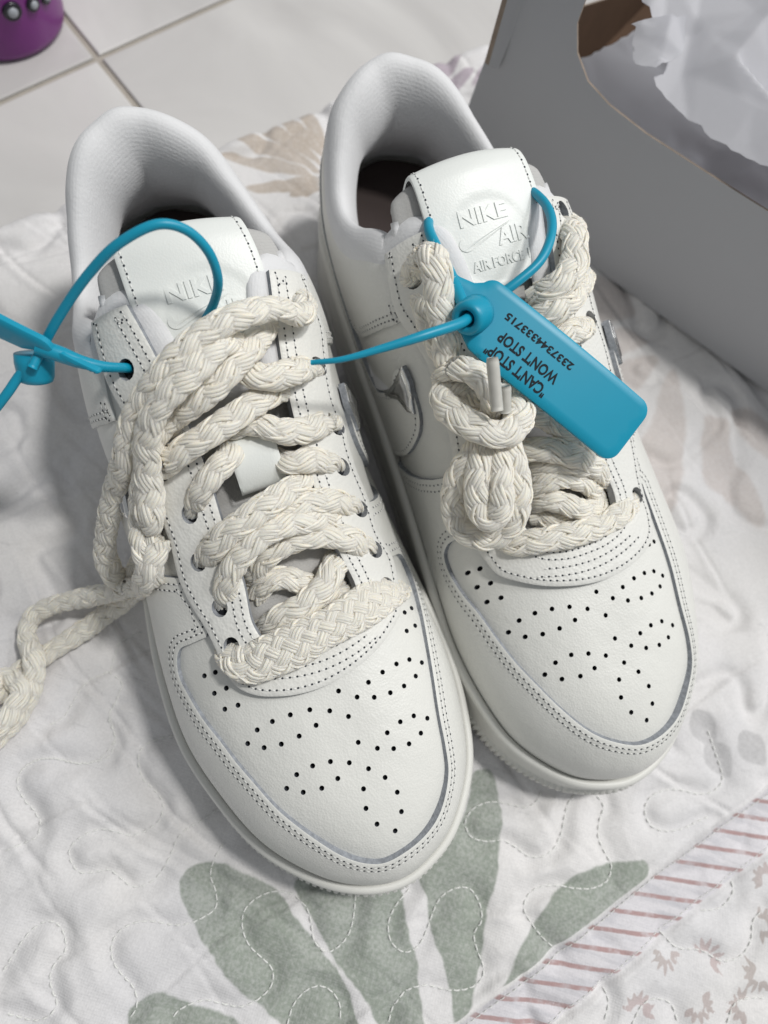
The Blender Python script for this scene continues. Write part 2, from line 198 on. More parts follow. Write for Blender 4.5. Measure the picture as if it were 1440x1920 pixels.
POLY_G=[[(-52.8,290.8),(-49.3,287.0),(-41.6,288.0),(-34.4,293.2),(-29.5,299.8),(-22.9,312.7),(-21.7,326.0),(-19.3,336.8),(-17.6,348.5),(-19.6,363.6),(-19.7,375.2),(-41.2,361.2),(-43.0,346.8),(-49.8,329.4),(-52.4,315.8),(-53.8,304.2)],[(-16.5,310.3),(1.4,321.5),(15.8,328.8),(11.2,346.7),(8.2,357.3),(4.1,366.9),(-0.0,376.3),(-5.3,387.5),(-13.7,382.0),(-13.4,358.7),(-16.2,340.3),(-17.3,324.1)],[(25.9,328.5),(39.0,328.3),(53.4,323.5),(61.3,314.3),(67.9,316.2),(66.3,326.1),(57.7,339.8),(48.9,349.4),(39.4,358.1),(32.2,366.3),(25.2,374.3),(15.7,382.0),(7.1,392.7),(4.6,391.1),(14.1,373.4),(17.1,363.0),(18.9,351.6),(22.6,342.8)],[(53.1,370.0),(67.5,366.0),(80.8,366.7),(90.3,370.2),(104.0,377.9),(97.7,384.8),(83.5,395.6),(49.1,389.6),(22.4,390.8),(6.9,398.4),(18.7,388.4),(30.7,382.5),(41.8,375.6)],[(-84.9,315.7),(-79.9,314.6),(-73.3,316.7),(-66.6,325.3),(-54.4,341.2),(-51.8,357.2),(-86.4,334.6)]]
POLY_B=[[(239.8,146.8),(251.5,163.8),(248.6,176.6),(229.9,172.4),(229.0,163.3)],[(223.5,179.8),(239.4,181.6),(246.1,191.5),(230.6,191.9),(217.0,193.1)],[(219.7,196.6),(231.8,194.6),(244.3,201.1),(228.3,209.3),(223.6,209.9)],[(224.0,223.3),(233.7,216.3),(247.8,209.3),(241.0,224.3),(233.2,234.3),(224.3,246.3),(209.7,262.3),(201.7,267.3),(191.2,268.9),(192.9,258.7),(199.6,237.7),(211.5,231.5)],[(244.4,237.2),(251.3,240.9),(253.4,245.1),(246.2,255.2),(244.3,266.9),(244.1,273.7),(240.9,285.3),(236.6,294.3),(231.9,289.7),(230.4,278.5),(226.5,271.6),(224.1,262.7),(234.2,248.7)],[(258.4,241.7),(266.2,241.8),(271.1,254.6),(279.9,268.4),(266.0,281.8),(258.3,269.7),(255.7,258.4)]]

# ------------------------------------------------------------------ helpers
def tag(o, label=None, cat=None, group=None, kind=None):
    if label: o["label"] = label
    if cat: o["category"] = cat
    if group: o["group"] = group
    if kind: o["kind"] = kind
    return o


def empty(name, loc=(0, 0, 0), rz=0.0):
    o = bpy.data.objects.new(name, None)
    o.location = loc
    o.rotation_euler = (0, 0, rz)
    o.empty_display_size = .02
    COL.objects.link(o)
    return o


class MB:
    """collects vertices (mm) and faces, builds ONE mesh object"""
    def __init__(s):
        s.v = []; s.f = []; s.m = []; s.uv = []; s.n = 0

    def add(s, V, F, mi=0, uv=None):
        V = np.asarray(V, float).reshape(-1, 3)
        s.v.append(V)
        for f in F:
            s.f.append([int(i) + s.n for i in f]); s.m.append(mi)
        s.uv.append(np.zeros((len(V), 2)) if uv is None else np.asarray(uv, float))
        s.n += len(V)

    def build(s, name, mats, parent=None, mir=1, smooth=True, scale=1e-3, kind=None):
        V = np.vstack(s.v) * scale
        F = s.f
        if mir < 0:
            V = V * np.array([1, -1, 1]); F = [f[::-1] for f in F]
        me = bpy.data.meshes.new(name)
        me.from_pydata(V.tolist(), [], F)
        for m in (mats if isinstance(mats, (list, tuple)) else [mats]): me.materials.append(m)
        me.polygons.foreach_set("material_index", s.m)
        if smooth: me.polygons.foreach_set("use_smooth", [True] * len(F))
        UV = np.vstack(s.uv)
        if UV.any():
            l = me.uv_layers.new(name="UVMap")
            idx = np.zeros(len(me.loops), dtype=np.int32); me.loops.foreach_get("vertex_index", idx)
            l.data.foreach_set("uv", UV[idx].astype(np.float32).ravel())
        me.update()
        o = bpy.data.objects.new(name, me)
        COL.objects.link(o)
        if parent is not None: o.parent = parent
        if kind: o["kind"] = kind
        return o


def grid_faces(a, b, ca=False, cb=False):
    F = []
    for i in range(a if ca else a - 1):
        k = (i + 1) % a
        for j in range(b if cb else b - 1):
            l = (j + 1) % b
            F.append((i * b + j, k * b + j, k * b + l, i * b + l))
    return F


def frames(P, up=(0, 0, 1)):
    P = np.asarray(P, float)
    T = np.gradient(P, axis=0); T /= np.maximum(np.linalg.norm(T, axis=1), 1e-9)[:, None]
    U = np.broadcast_to(np.asarray(up, float), P.shape)
    S = np.cross(T, U)
    l = np.linalg.norm(S, axis=1)
    for i in range(len(S)):
        if l[i] < .35:
            S[i] = S[i - 1] if i else np.cross(T[i], (1, 0, .1))
        elif i and S[i] @ S[i - 1] < 0 and l[i] < .6:
            S[i] = -S[i]
    S /= np.maximum(np.linalg.norm(S, axis=1), 1e-9)[:, None]
    for _ in range(6):
        S[1:-1] = (S[:-2] + S[1:-1] * 2 + S[2:]) / 4
    S -= T * np.sum(S * T, 1)[:, None]
    S /= np.maximum(np.linalg.norm(S, axis=1), 1e-9)[:, None]
    N = np.cross(S, T)
    return T, S, N


def tube(mb, P, r, k=10, mi=0, cap=True, flat=1.0, up=(0, 0, 1)):
    P = np.asarray(P, float); n = len(P)
    r = np.broadcast_to(np.asarray(r, float), (n,))
    T, S, N = frames(P, up)
    a = np.linspace(0, 2 * np.pi, k, endpoint=False)
    V = P[:, None] + r[:, None, None] * (np.cos(a)[None, :, None] * S[:, None] + flat * np.sin(a)[None, :, None] * N[:, None])
    F = grid_faces(n, k, False, True)
    F = [f[::-1] for f in F]
    if cap:
        F.append(list(range(k))); F.append(list(range((n - 1) * k, n * k))[::-1])
    mb.add(V, F, mi)


def pip(P, poly):
    x, y = P[:, 0], P[:, 1]
    c = np.zeros(len(P), bool)
    n = len(poly)
    for i in range(n):
        x1, y1 = poly[i]; x2, y2 = poly[(i + 1) % n]
        if y1 == y2: continue
        k = ((y1 > y) != (y2 > y)) & (x < (x2 - x1) * (y - y1) / (y2 - y1) + x1)
        c ^= k
    return c


def resample(P, d, closed=True):
    P = np.asarray(P, float)
    Q = np.vstack([P, P[:1]]) if closed else P
    out = []
    for i in range(len(Q) - 1):
        L = np.linalg.norm(Q[i + 1] - Q[i]); k = max(1, int(round(L / d)))
        for j in range(k): out.append(Q[i] + (Q[i + 1] - Q[i]) * j / k)
    if not closed: out.append(Q[-1])
    return np.array(out)


def inset_poly(P, d):
    T = np.roll(P, -1, 0) - np.roll(P, 1, 0); T /= np.maximum(np.linalg.norm(T, axis=1), 1e-9)[:, None]
    N = np.stack([-T[:, 1], T[:, 0]], 1)
    A = np.sum(P[:, 0] * np.roll(P[:, 1], -1) - np.roll(P[:, 0], -1) * P[:, 1])
    if A < 0: N = -N
    return P + N * d


def sheet(mb, poly, mapf, top, bot, holes=(), sp=2.0, lip=.35, ins=.8, bd=1.2, mi=0, me=1, bump=None, wall=True, flare=0.0):
    """a cut piece of material laid on a surface: poly and holes in 2D, mapf(uv,off)->xyz"""
    B = resample(poly, bd)
    I = inset_poly(B, ins)
    I = I[pip(I, B)]
    lo, hi = B.min(0), B.max(0)
    gx, gy = np.meshgrid(np.arange(lo[0], hi[0], sp), np.arange(lo[1], hi[1], sp * .9))
    gx[::2] += sp * .5
    G = np.stack([gx.ravel(), gy.ravel()], 1)
    G = G[pip(G, B)]
    if len(G):
        dm = np.min(((G[:, None] - B[None]) ** 2).sum(2), 1) if len(G) * len(B) < 4e7 else np.concatenate([np.min(((g[:, None] - B[None]) ** 2).sum(2), 1) for g in np.array_split(G, 20)])
        G = G[dm > (ins + sp * .45) ** 2]
    Hs = []
    for h in holes:
        h = np.asarray(h, float); Hs.append(h)
        c = h.mean(0); r = np.sqrt(((h - c) ** 2).sum(1).max())
        if len(G): G = G[((G - c) ** 2).sum(1) > (r + sp * .45) ** 2]
    pts = np.vstack([B, I] + Hs + ([G] if len(G) else []))
    nb = len(B)
    E = [(i, (i + 1) % nb) for i in range(nb)]
    o = nb + len(I); loops = []
    for h in Hs:
        k = len(h); E += [(o + i, o + (i + 1) % k) for i in range(k)]; loops.append((o, k)); o += k
    r = delaunay_2d_cdt([Vector(q) for q in pts], E, [], 0, 1e-5)
    V2 = np.array([tuple(v) for v in r[0]]); F = np.array([tuple(f) for f in r[2] if len(f) == 3])
    orig = r[3]
    C = V2[F].mean(1)
    keep = pip(C, B)
    for h in Hs: keep &= ~pip(C, h)
    F = F[keep]
    isb = np.array([any(q < nb for q in oo) for oo in orig])
    off = np.where(isb, top - lip, top).astype(float)
    if bump is not None: off = off + bump(V2)
    P = mapf(V2, off)
    n0 = np.cross(P[F[:, 1]] - P[F[:, 0]], P[F[:, 2]] - P[F[:, 0]])
    up = mapf(V2, off + 1.0) - P
    flip = np.sum(n0 * up[F[:, 0]]) < 0
    if flip: F = F[:, ::-1]
    mb.add(P, F, mi, uv=V2)
    if wall:
        for (pl, hole) in [(B, False)] + [(h, True) for h in Hs]:
            a = mapf(pl, np.full(len(pl), top - (0 if hole else lip)))
            b = mapf(pl if hole or not flare else inset_poly(pl, -flare), np.full(len(pl), float(bot)))
            k = len(pl)
            Fw = [(i, (i + 1) % k, k + (i + 1) % k, k + i) for i in range(k)]
            A = np.sum(pl[:, 0] * np.roll(pl[:, 1], -1) - np.roll(pl[:, 0], -1) * pl[:, 1])
            fl = (A > 0) ^ flip ^ hole
            if not fl: pass
            Fw2 = Fw if not fl else [f[::-1] for f in Fw]
            mb.add(np.vstack([a, b]), Fw2, me)


# ------------------------------------------------------------------ materials
def mat(name, col, rough=.5, spec=.5, noise=None, bump=None, metal=0.0, sheen=0.0, sss=0.0, coat=0.0):
    """noise=(scale, amount) mottles the colour; bump=list of (kind, scale, strength, distance)"""
    m = bpy.data.materials.new(name); m.use_nodes = True
    nt = m.node_tree; b = nt.nodes["Principled BSDF"]
    b.inputs["Base Color"].default_value = (*col, 1)
    b.inputs["Roughness"].default_value = rough
    b.inputs["Specular IOR Level"].default_value = spec
    b.inputs["Metallic"].default_value = metal
    b.inputs["Sheen Weight"].default_value = sheen
    b.inputs["Coat Weight"].default_value = coat
    if sss:
        b.inputs["Subsurface Weight"].default_value = sss
        b.inputs["Subsurface Radius"].default_value = (.002, .0015, .001)
        b.inputs["Subsurface Scale"].default_value = 1.0
    tc = nt.nodes.new("ShaderNodeTexCoord")
    if noise:
        n = nt.nodes.new("ShaderNodeTexNoise"); n.inputs["Scale"].default_value = noise[0]; n.inputs["Detail"].default_value = 4
        nt.links.new(tc.outputs["Object"], n.inputs["Vector"])
        mx = nt.nodes.new("ShaderNodeMix"); mx.data_type = 'RGBA'
        mx.inputs[6].default_value = (*[c * (1 - noise[1]) for c in col], 1); mx.inputs[7].default_value = (*[min(1, c * (1 + noise[1])) for c in col], 1)
        nt.links.new(n.outputs[0], mx.inputs[0]); nt.links.new(mx.outputs[2], b.inputs["Base Color"])
    prev = None
    for kind, sc, st, di in (bump or []):
        if kind == 'noise':
            t = nt.nodes.new("ShaderNodeTexNoise"); t.inputs["Detail"].default_value = 3; out = 0
            t.inputs["Scale"].default_value = sc; nt.links.new(tc.outputs["Object"], t.inputs["Vector"])
        elif kind == 'voronoi':
            t = nt.nodes.new("ShaderNodeTexVoronoi"); t.inputs["Scale"].default_value = sc; out = 0
            nt.links.new(tc.outputs["Object"], t.inputs["Vector"])
        elif kind in ('ribs', 'ribsx'):
            t = nt.nodes.new("ShaderNodeTexWave"); t.wave_type = 'BANDS'; t.bands_direction = 'Y' if kind == 'ribs' else 'X'; out = 1
            t.inputs["Scale"].default_value = sc; t.inputs["Distortion"].default_value = .15
            nt.links.new(tc.outputs["UV"], t.inputs["Vector"])
        elif kind == 'fibre':
            mp = nt.nodes.new("ShaderNodeMapping"); mp.inputs["Scale"].default_value = (.12, 2.6, 1)
            t = nt.nodes.new("ShaderNodeTexNoise"); t.inputs["Scale"].default_value = sc; t.inputs["Detail"].default_value = 2; out = 0
            nt.links.new(tc.outputs["UV"], mp.inputs["Vector"]); nt.links.new(mp.outputs[0], t.inputs["Vector"])
        elif kind == 'weave':
            t = nt.nodes.new("ShaderNodeTexChecker"); t.inputs["Scale"].default_value = sc; out = 1
            nt.links.new(tc.outputs["UV"], t.inputs["Vector"])
        bp = nt.nodes.new("ShaderNodeBump"); bp.inputs["Strength"].default_value = st; bp.inputs["Distance"].default_value = di
        nt.links.new(t.outputs[out], bp.inputs["Height"])
        if prev: nt.links.new(prev.outputs[0], bp.inputs["Normal"])
        prev = bp
    if prev: nt.links.new(prev.outputs[0], b.inputs["Normal"])
    return m


M = {}
M['leather'] = mat("white_leather", (.69, .688, .655), .42, .42, noise=(35, .03), bump=[('noise', 16, .12, .005), ('voronoi', 1300, .16, .0005), ('noise', 220, .18, .001), ('noise', 45, .25, .003)])
M['leather_soft'] = mat("tumbled_white_leather", (.69, .686, .655), .45, .38, noise=(35, .03), bump=[('voronoi', 900, .20, .0006), ('noise', 260, .18, .001), ('noise', 60, .18, .003)])
M['leather_fine'] = mat("smooth_white_leather", (.73, .748, .725), .40, .42, noise=(30, .02), bump=[('voronoi', 1500, .08, .0004), ('noise', 150, .06, .001)])
M['edge'] = mat("raw_grey_edge", (.27, .285, .31), .9, .15, noise=(700, .55), bump=[('noise', 1500, .4, .0005)])
M['edge_white'] = mat("painted_white_edge", (.62, .64, .64), .7, .3)
M['rubber'] = mat("white_rubber", (.68, .675, .64), .46, .4, noise=(40, .02), bump=[('noise', 700, .06, .0004)])
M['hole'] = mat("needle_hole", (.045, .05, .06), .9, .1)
M['hole_shade'] = mat("painted_hole_shade", (.02, .022, .026), .95, .1)  # near-black that paints the shade inside perforations and eyelets
M['thread'] = mat("white_thread", (.74, .74, .72), .7, .3)
M['collar'] = mat("ribbed_collar_fabric", (.68, .68, .69), .85, .15, sheen=.3, bump=[('ribs', .25, .08, .0003), ('noise', 800, .3, .0005)])
M['mesh'] = mat("grey_woven_mesh", (.47, .465, .455), .85, .15, bump=[('weave', .95, .6, .0005)])
M['lace'] = mat("cream_cotton_yarn", (.85, .79, .68), .6, .3, sheen=.2, noise=(120, .04), sss=.35, bump=[('fibre', 1.6, .6, .0005)])
M['lace_core'] = mat("lace_core", (.60, .56, .48), .9, .1)
M['aglet'] = mat("grey_aglet", (.50, .49, .45), .45, .4, noise=(300, .2))
M['silver'] = mat("polished_silver", (.72, .72, .71), .25, .5, metal=1.0, bump=[('noise', 200, .12, .001)])
M['silver_dark'] = mat("brushed_dark_silver", (.45, .45, .45), .32, .5, metal=1.0, bump=[('noise', 320, .45, .0014)])
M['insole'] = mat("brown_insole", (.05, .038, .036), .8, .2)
M['blue'] = mat("blue_plastic", (.005, .275, .42), .40, .42, noise=(80, .04), sss=.0)
M['ink'] = mat("black_ink", (.006, .012, .018), .6, .2)
M['board'] = mat("grey_printed_board", (.41, .414, .432), .62, .35, noise=(9, .04), bump=[('noise', 400, .03, .001)])
M['kraft'] = mat("brown_kraft_board", (.085, .052, .034), .85, .2, noise=(70, .2))
M['kraft_edge'] = mat("cut_board_edge", (.27, .22, .18), .9, .1, noise=(300, .3))
M['tissue'] = mat("white_tissue", (.65, .65, .685), .8, .15, noise=(25, .02), bump=[('noise', 60, .15, .002)])
_nt = M['tissue'].node_tree
_tr = _nt.nodes.new("ShaderNodeBsdfTranslucent"); _tr.inputs[0].default_value = (.75, .75, .80, 1)
_ms = _nt.nodes.new("ShaderNodeMixShader"); _ms.inputs[0].default_value = .35
_nt.links.new(_nt.nodes["Principled BSDF"].outputs[0], _ms.inputs[1]); _nt.links.new(_tr.outputs[0], _ms.inputs[2])
_nt.links.new(_ms.outputs[0], _nt.nodes["Material Output"].inputs["Surface"])
M['purple'] = mat("purple_plastic", (.17, .02, .185), .35, .5)
M['black'] = mat("black_gloss", (.012, .012, .018), .25, .5)
M['grey_gloss'] = mat("pale_grey_gloss", (.33, .35, .38), .3, .5)

# ------------------------------------------------------------------ floor tiles
def tile_material():
    m = mat("polished_tile", (.66, .655, .655), .22, .5)
    nt = m.node_tree; b = nt.nodes["Principled BSDF"]
    tc = nt.nodes.new("ShaderNodeTexCoord")
    n1 = nt.nodes.new("ShaderNodeTexNoise"); n1.inputs["Scale"].default_value = 5; n1.inputs["Detail"].default_value = 6; n1.inputs["Distortion"].default_value = 2.2
    nt.links.new(tc.outputs["Object"], n1.inputs["Vector"])
    r = nt.nodes.new("ShaderNodeValToRGB")
    r.color_ramp.elements[0].position = .35; r.color_ramp.elements[0].color = (.52, .505, .495, 1)
    r.color_ramp.elements[1].position = .65; r.color_ramp.elements[1].color = (.65, .635, .62, 1)
    nt.links.new(n1.outputs[0], r.inputs[0]); nt.links.new(r.outputs[0], b.inputs["Base Color"])
    return m


M['tile'] = tile_material()
M['grout'] = mat("beige_grout", (.41, .375, .33), .9, .1, noise=(200, .15))
ZF = -6.0                                        # floor height under the mat, mm
mb = MB()
mb.add([(-1500, -1500, ZF - 1.6), (1500, -1500, ZF - 1.6), (1500, 1500, ZF - 1.6), (-1500, 1500, ZF - 1.6)], [(0, 1, 2, 3)])
floor = tag(mb.build("floor", M['grout']), kind="structure")
ca, sa = math.cos(math.radians(-33.5)), math.sin(math.radians(-33.5))
TS = 400.0
tm = None
for i in range(-3, 4):
    for j in range(-3, 4):
        if tm is None:
            mb = MB(); g = 1.6; c = 1.0
            a, b_ = g, TS - g
            V = [(a, a, -1), (b_, a, -1), (b_, b_, -1), (a, b_, -1), (a + c * .3, a + c * .3, -.3), (b_ - c * .3, a + c * .3, -.3), (b_ - c * .3, b_ - c * .3, -.3), (a + c * .3, b_ - c * .3, -.3),
                 (a + c, a + c, 0), (b_ - c, a + c, 0), (b_ - c, b_ - c, 0), (a + c, b_ - c, 0)]
            F = [(k, (k + 1) % 4, 4 + (k + 1) % 4, 4 + k) for k in range(4)] + [(4 + k, 4 + (k + 1) % 4, 8 + (k + 1) % 4, 8 + k) for k in range(4)] + [(8, 9, 10, 11)]
            mb.add(V, F)
            o = mb.build("tile", M['tile'], floor, smooth=False); tm = o.data
        else:
            o = bpy.data.objects.new("tile", tm); COL.objects.link(o); o.parent = floor
        x0, y0 = -.2194, .2768
        lx, ly = i * TS * 1e-3, j * TS * 1e-3
        o.location = (x0 + ca * lx - sa * ly, y0 + sa * lx + ca * ly, ZF * 1e-3)
        o.rotation_euler = (0, 0, math.radians(-33.5))

# ------------------------------------------------------------------ quilted mat
QO = np.array([-210.8, 160.3]); QE1 = np.array([.6491, .7607]); QE2 = np.array([.7607, -.6491])
DU = 1.0
U0, U1, V0, V1 = -330.0, 400.0, 0.0, 520.0
us = np.arange(U0, U1, DU); vs = np.arange(V0, V1, DU)
NU, NVq = len(us), len(vs)


def field(sig, seed, ax=1.0):
    """smooth random field on the quilt grid, sig = feature size in mm"""
    r = np.random.default_rng(seed).standard_normal((NU, NVq))
    fu = np.fft.fftfreq(NU, DU)[:, None]; fv = np.fft.fftfreq(NVq, DU)[None, :]
    k = np.exp(-2 * (math.pi * sig) ** 2 * (fu ** 2 * ax ** 2 + fv ** 2))
    f = np.fft.ifft2(np.fft.fft2(r) * k).real
    return f / f.std()


UU, VV = np.meshgrid(us, vs, indexing='ij')
dist = np.full((NU, NVq), 99.0)


def carve(P, rad=16.0):
    for u, v in P:
        i0, i1 = int((u - rad - U0) / DU), int((u + rad - U0) / DU) + 2
        j0, j1 = int((v - rad - V0) / DU), int((v + rad - V0) / DU) + 2
        i0, j0 = max(i0, 0), max(j0, 0)
        if i1 <= i0 or j1 <= j0 or i0 >= NU or j0 >= NVq: continue
        d = np.hypot(UU[i0:i1, j0:j1] - u, VV[i0:i1, j0:j1] - v)
        dist[i0:i1, j0:j1] = np.minimum(dist[i0:i1, j0:j1], d)


qlines = []
for q in QUILT:
    P = resample(catmull(np.array(q), max(12, len(q) * 6)), 1.0, False)
    qlines.append(P); carve(P)
# meandering quilting where the photograph only shows soft puffs
iso = field(8.5, 21)
near = np.exp(-(dist / 14) ** 2)
gI = np.hypot(*np.gradient(iso, DU))
d2 = np.abs(iso) / np.maximum(gI, .03)
vale = 1 - np.exp(-(dist / 4.2) ** 2)
far_w = np.clip((dist - 12) / 6, 0, 1)
vale2 = 1 - np.exp(-(d2 / 3.2) ** 2)
H = 2.3 * vale - 2.3
H += far_w * 2.4 * (vale2 - 1)
pucker = np.abs(field(3.2, 51, 2.2)) + np.abs(field(4.0, 52))
H += -.38 * pucker * np.exp(-(np.minimum(dist, d2) / 9) ** 2) * np.where(VV > 381, .5, 1)
H += .75 * field(9, 3) * (.4 + .6 * vale) + .5 * field(22, 4)
# long pulled creases
cr = np.random.default_rng(5)
crease = np.zeros_like(H)
for k in range(190):
    u0, v0 = cr.uniform(U0, U1), cr.uniform(V0, 380)
    ang = math.radians(cr.choice([2, 4, 7, 12, 78, 84, 62]) + cr.normal(0, 9)); L = cr.uniform(25, 75); w = cr.uniform(.75, 1.5); amp = cr.uniform(.5, 1.5)
    du, dv = UU - u0, VV - v0
    al = du * math.cos(ang) + dv * math.sin(ang); pe = -du * math.sin(ang) + dv * math.cos(ang) + 2.2 * np.sin(al / 17 + k) + al * al * cr.normal(0, .0012)
    e = np.clip(1 - (al / L) ** 2, 0, 1)
    crease += amp * e * (-np.exp(-(pe / w) ** 2) + .55 * np.exp(-((pe - 2.2 * w) / (1.7 * w)) ** 2))
for k in range(170):
    u0, v0 = cr.uniform(U0 * .6, U1 * .7), cr.uniform(V0, 380)
    ang = math.radians(cr.choice([3, 8, 40, 75, 84]) + cr.normal(0, 7)); L = cr.uniform(15, 50); amp = cr.uniform(.35, .8)
    du, dv = UU - u0, VV - v0
    near_ = (np.abs(du) < L + 6) & (np.abs(dv) < L + 6)
    du, dv = du[near_], dv[near_]
    al = du * math.cos(ang) + dv * math.sin(ang); pe = -du * math.sin(ang) + dv * math.cos(ang) + 1.2 * np.sin(al / 11 + k)
    e = np.clip(1 - (al / L) ** 2, 0, 1)
    crease[near_] += amp * e * (-np.exp(-(pe / .75) ** 2) + .4 * np.exp(-((pe - 1.7) / 1.5) ** 2))
bordm = (VV > 381)
H += crease * np.where(bordm, .15, 1.0)
H -= .25
# seams of the striped band and the edge hem
for vb in (381.5, 401.0):
    H += -1.3 * np.exp(-((VV - vb - .5 * np.sin(UU / 23)) / 1.1) ** 2) + .8 * np.exp(-((VV - vb - 2.6) / 1.6) ** 2)
H += 1.4 * np.exp(-((VV - 4) / 3.0) ** 2)
# the mat gives under the shoes
SHOES = {'L': ((-.13247249, .17728373, -.8811987), 1), 'R': ((-.05932296, .23761858, -.87356126), -1)}
XW = QO[0] + UU * QE1[0] + VV * QE2[0]; YW = QO[1] + UU * QE1[1] + VV * QE2[1]
for (px_, py_, an), mm in SHOES.values():
    c_, s_ = math.cos(an), math.sin(an)
    lx = c_ * (XW - px_ * 1e3) + s_ * (YW - py_ * 1e3); ly = (-s_ * (XW - px_ * 1e3) + c_ * (YW - py_ * 1e3)) * mm
    ins_ = pip(np.stack([lx.ravel(), ly.ravel()], 1), inset(SOLE, -2.0)[::6]).reshape(lx.shape)
    H = np.where(ins_, np.minimum(H, -.4), H)
H = np.clip(H, -3.6, 3.2)
# prints: soft masks on the cloth that the material sharpens into printed shapes
nz1 = field(3, 31); nz2 = field(1.3, 32)
MASK = {k: np.zeros((NU, NVq)) for k in ("green", "beige", "fern", "lilac", "grey", "flower")}


def leaves(key, Ls, soft):
    for (bu, bv, tu, tv, hw) in Ls:
        ax = np.array([tu - bu, tv - bv]); L = np.hypot(*ax); ax /= L
        al = (UU - bu) * ax[0] + (VV - bv) * ax[1]; pe = -(UU - bu) * ax[1] + (VV - bv) * ax[0] + nz1 * .35
        t = np.clip(al / L, 0, 1)
        w = hw * np.sin(np.pi * t ** 1.25) ** .8
        m = np.clip((w - np.abs(pe)) / soft + .5, 0, 1) * (al > 0) * (al < L)
        m *= 1 - .45 * np.exp(-(pe / .7) ** 2)
        MASK[key] = np.maximum(MASK[key], m)


def blot(key, polys, edge):
    pts = np.stack([(UU + nz2 * .3).ravel(), (VV + nz1 * .3).ravel()], 1)
    for P in polys:
        P = catmull(np.array(P), 160, True)
        lo, hi = P.min(0) - 3, P.max(0) + 3
        bx_ = np.where((pts[:, 0] > lo[0]) & (pts[:, 0] < hi[0]) & (pts[:, 1] > lo[1]) & (pts[:, 1] < hi[1]))[0]
        mk = np.zeros(len(pts)); mk[bx_] = pip(pts[bx_], P)
        mk = mk.reshape(NU, NVq)
        for _ in range(edge):
            mk[1:-1, 1:-1] = (mk[:-2, 1:-1] + mk[2:, 1:-1] + mk[1:-1, :-2] + mk[1:-1, 2:] + 2 * mk[1:-1, 1:-1]) / 6
        MASK[key] = np.maximum(MASK[key], mk)


blot("beige", POLY_B, 5)
leaves("fern", LEAF_F, 2.0)
leaves("lilac", LEAF_V, 2.0)
leaves("grey", LEAF_Y, 3.0)
blot("green", POLY_G, 3)
for k_ in MASK: MASK[k_] *= (VV < 381.5)
for k, (fu, fv) in enumerate(FLOWER):
    for s_ in range(7):
        an = math.radians(-100 + s_ * 30 + k * 47)
        bu, bv = fu + 1.5 * math.cos(an), fv + 1.5 * math.sin(an)
        ax = (math.cos(an), math.sin(an)); L = 6.5
        al = (UU - bu) * ax[0] + (VV - bv) * ax[1]; pe = -(UU - bu) * ax[1] + (VV - bv) * ax[0]
        t = np.clip(al / L, 0, 1)
        m = np.clip((1.05 * np.sin(np.pi * t ** .8) - np.abs(pe)) / 1.2 + .4, 0, 1) * (al > 0) * (al < L) * (VV > 402)
        MASK["flower"] = np.maximum(MASK["flower"], m)
PX = QO[0] + UU * QE1[0] + VV * QE2[0]; PY = QO[1] + UU * QE1[1] + VV * QE2[1]
V = np.stack([PX, PY, H], -1)
mb = MB()
Vm = V.reshape(-1, 3)
mb.add(Vm, [])
idx = np.arange(NU * NVq).reshape(NU, NVq)
q4 = np.stack([idx[:-1, :-1], idx[:-1, 1:], idx[1:, 1:], idx[1:, :-1]], -1).reshape(-1, 4)
me = bpy.data.meshes.new("quilted_mat")
# hem: side wall down to the floor along the far edge
hem0 = idx[:, 0]
Vh = V[:, 0].copy(); Vh[:, 2] = ZF; Vh[:, :2] -= QE2 * .8
allV = np.vstack([Vm, Vh]) * 1e-3
n0 = NU * NVq
hq = np.stack([hem0[:-1], hem0[1:], n0 + np.arange(1, NU), n0 + np.arange(NU - 1)], -1)
me.from_pydata(allV.tolist(), [], np.vstack([q4[:, ::-1], hq[:, ::-1]]).tolist())
me.polygons.foreach_set("use_smooth", [True] * len(me.polygons))
for k_, m_ in MASK.items():
    at = me.attributes.new(k_, 'FLOAT', 'POINT')
    at.data.foreach_set("value", np.r_[m_.ravel(), np.zeros(len(allV) - n0)].astype(np.float32))
for k_, m_ in (("cu", UU), ("cv", VV)):
    at = me.attributes.new(k_, 'FLOAT', 'POINT')
    at.data.foreach_set("value", np.r_[m_.ravel(), m_[:, 0].ravel()].astype(np.float32))


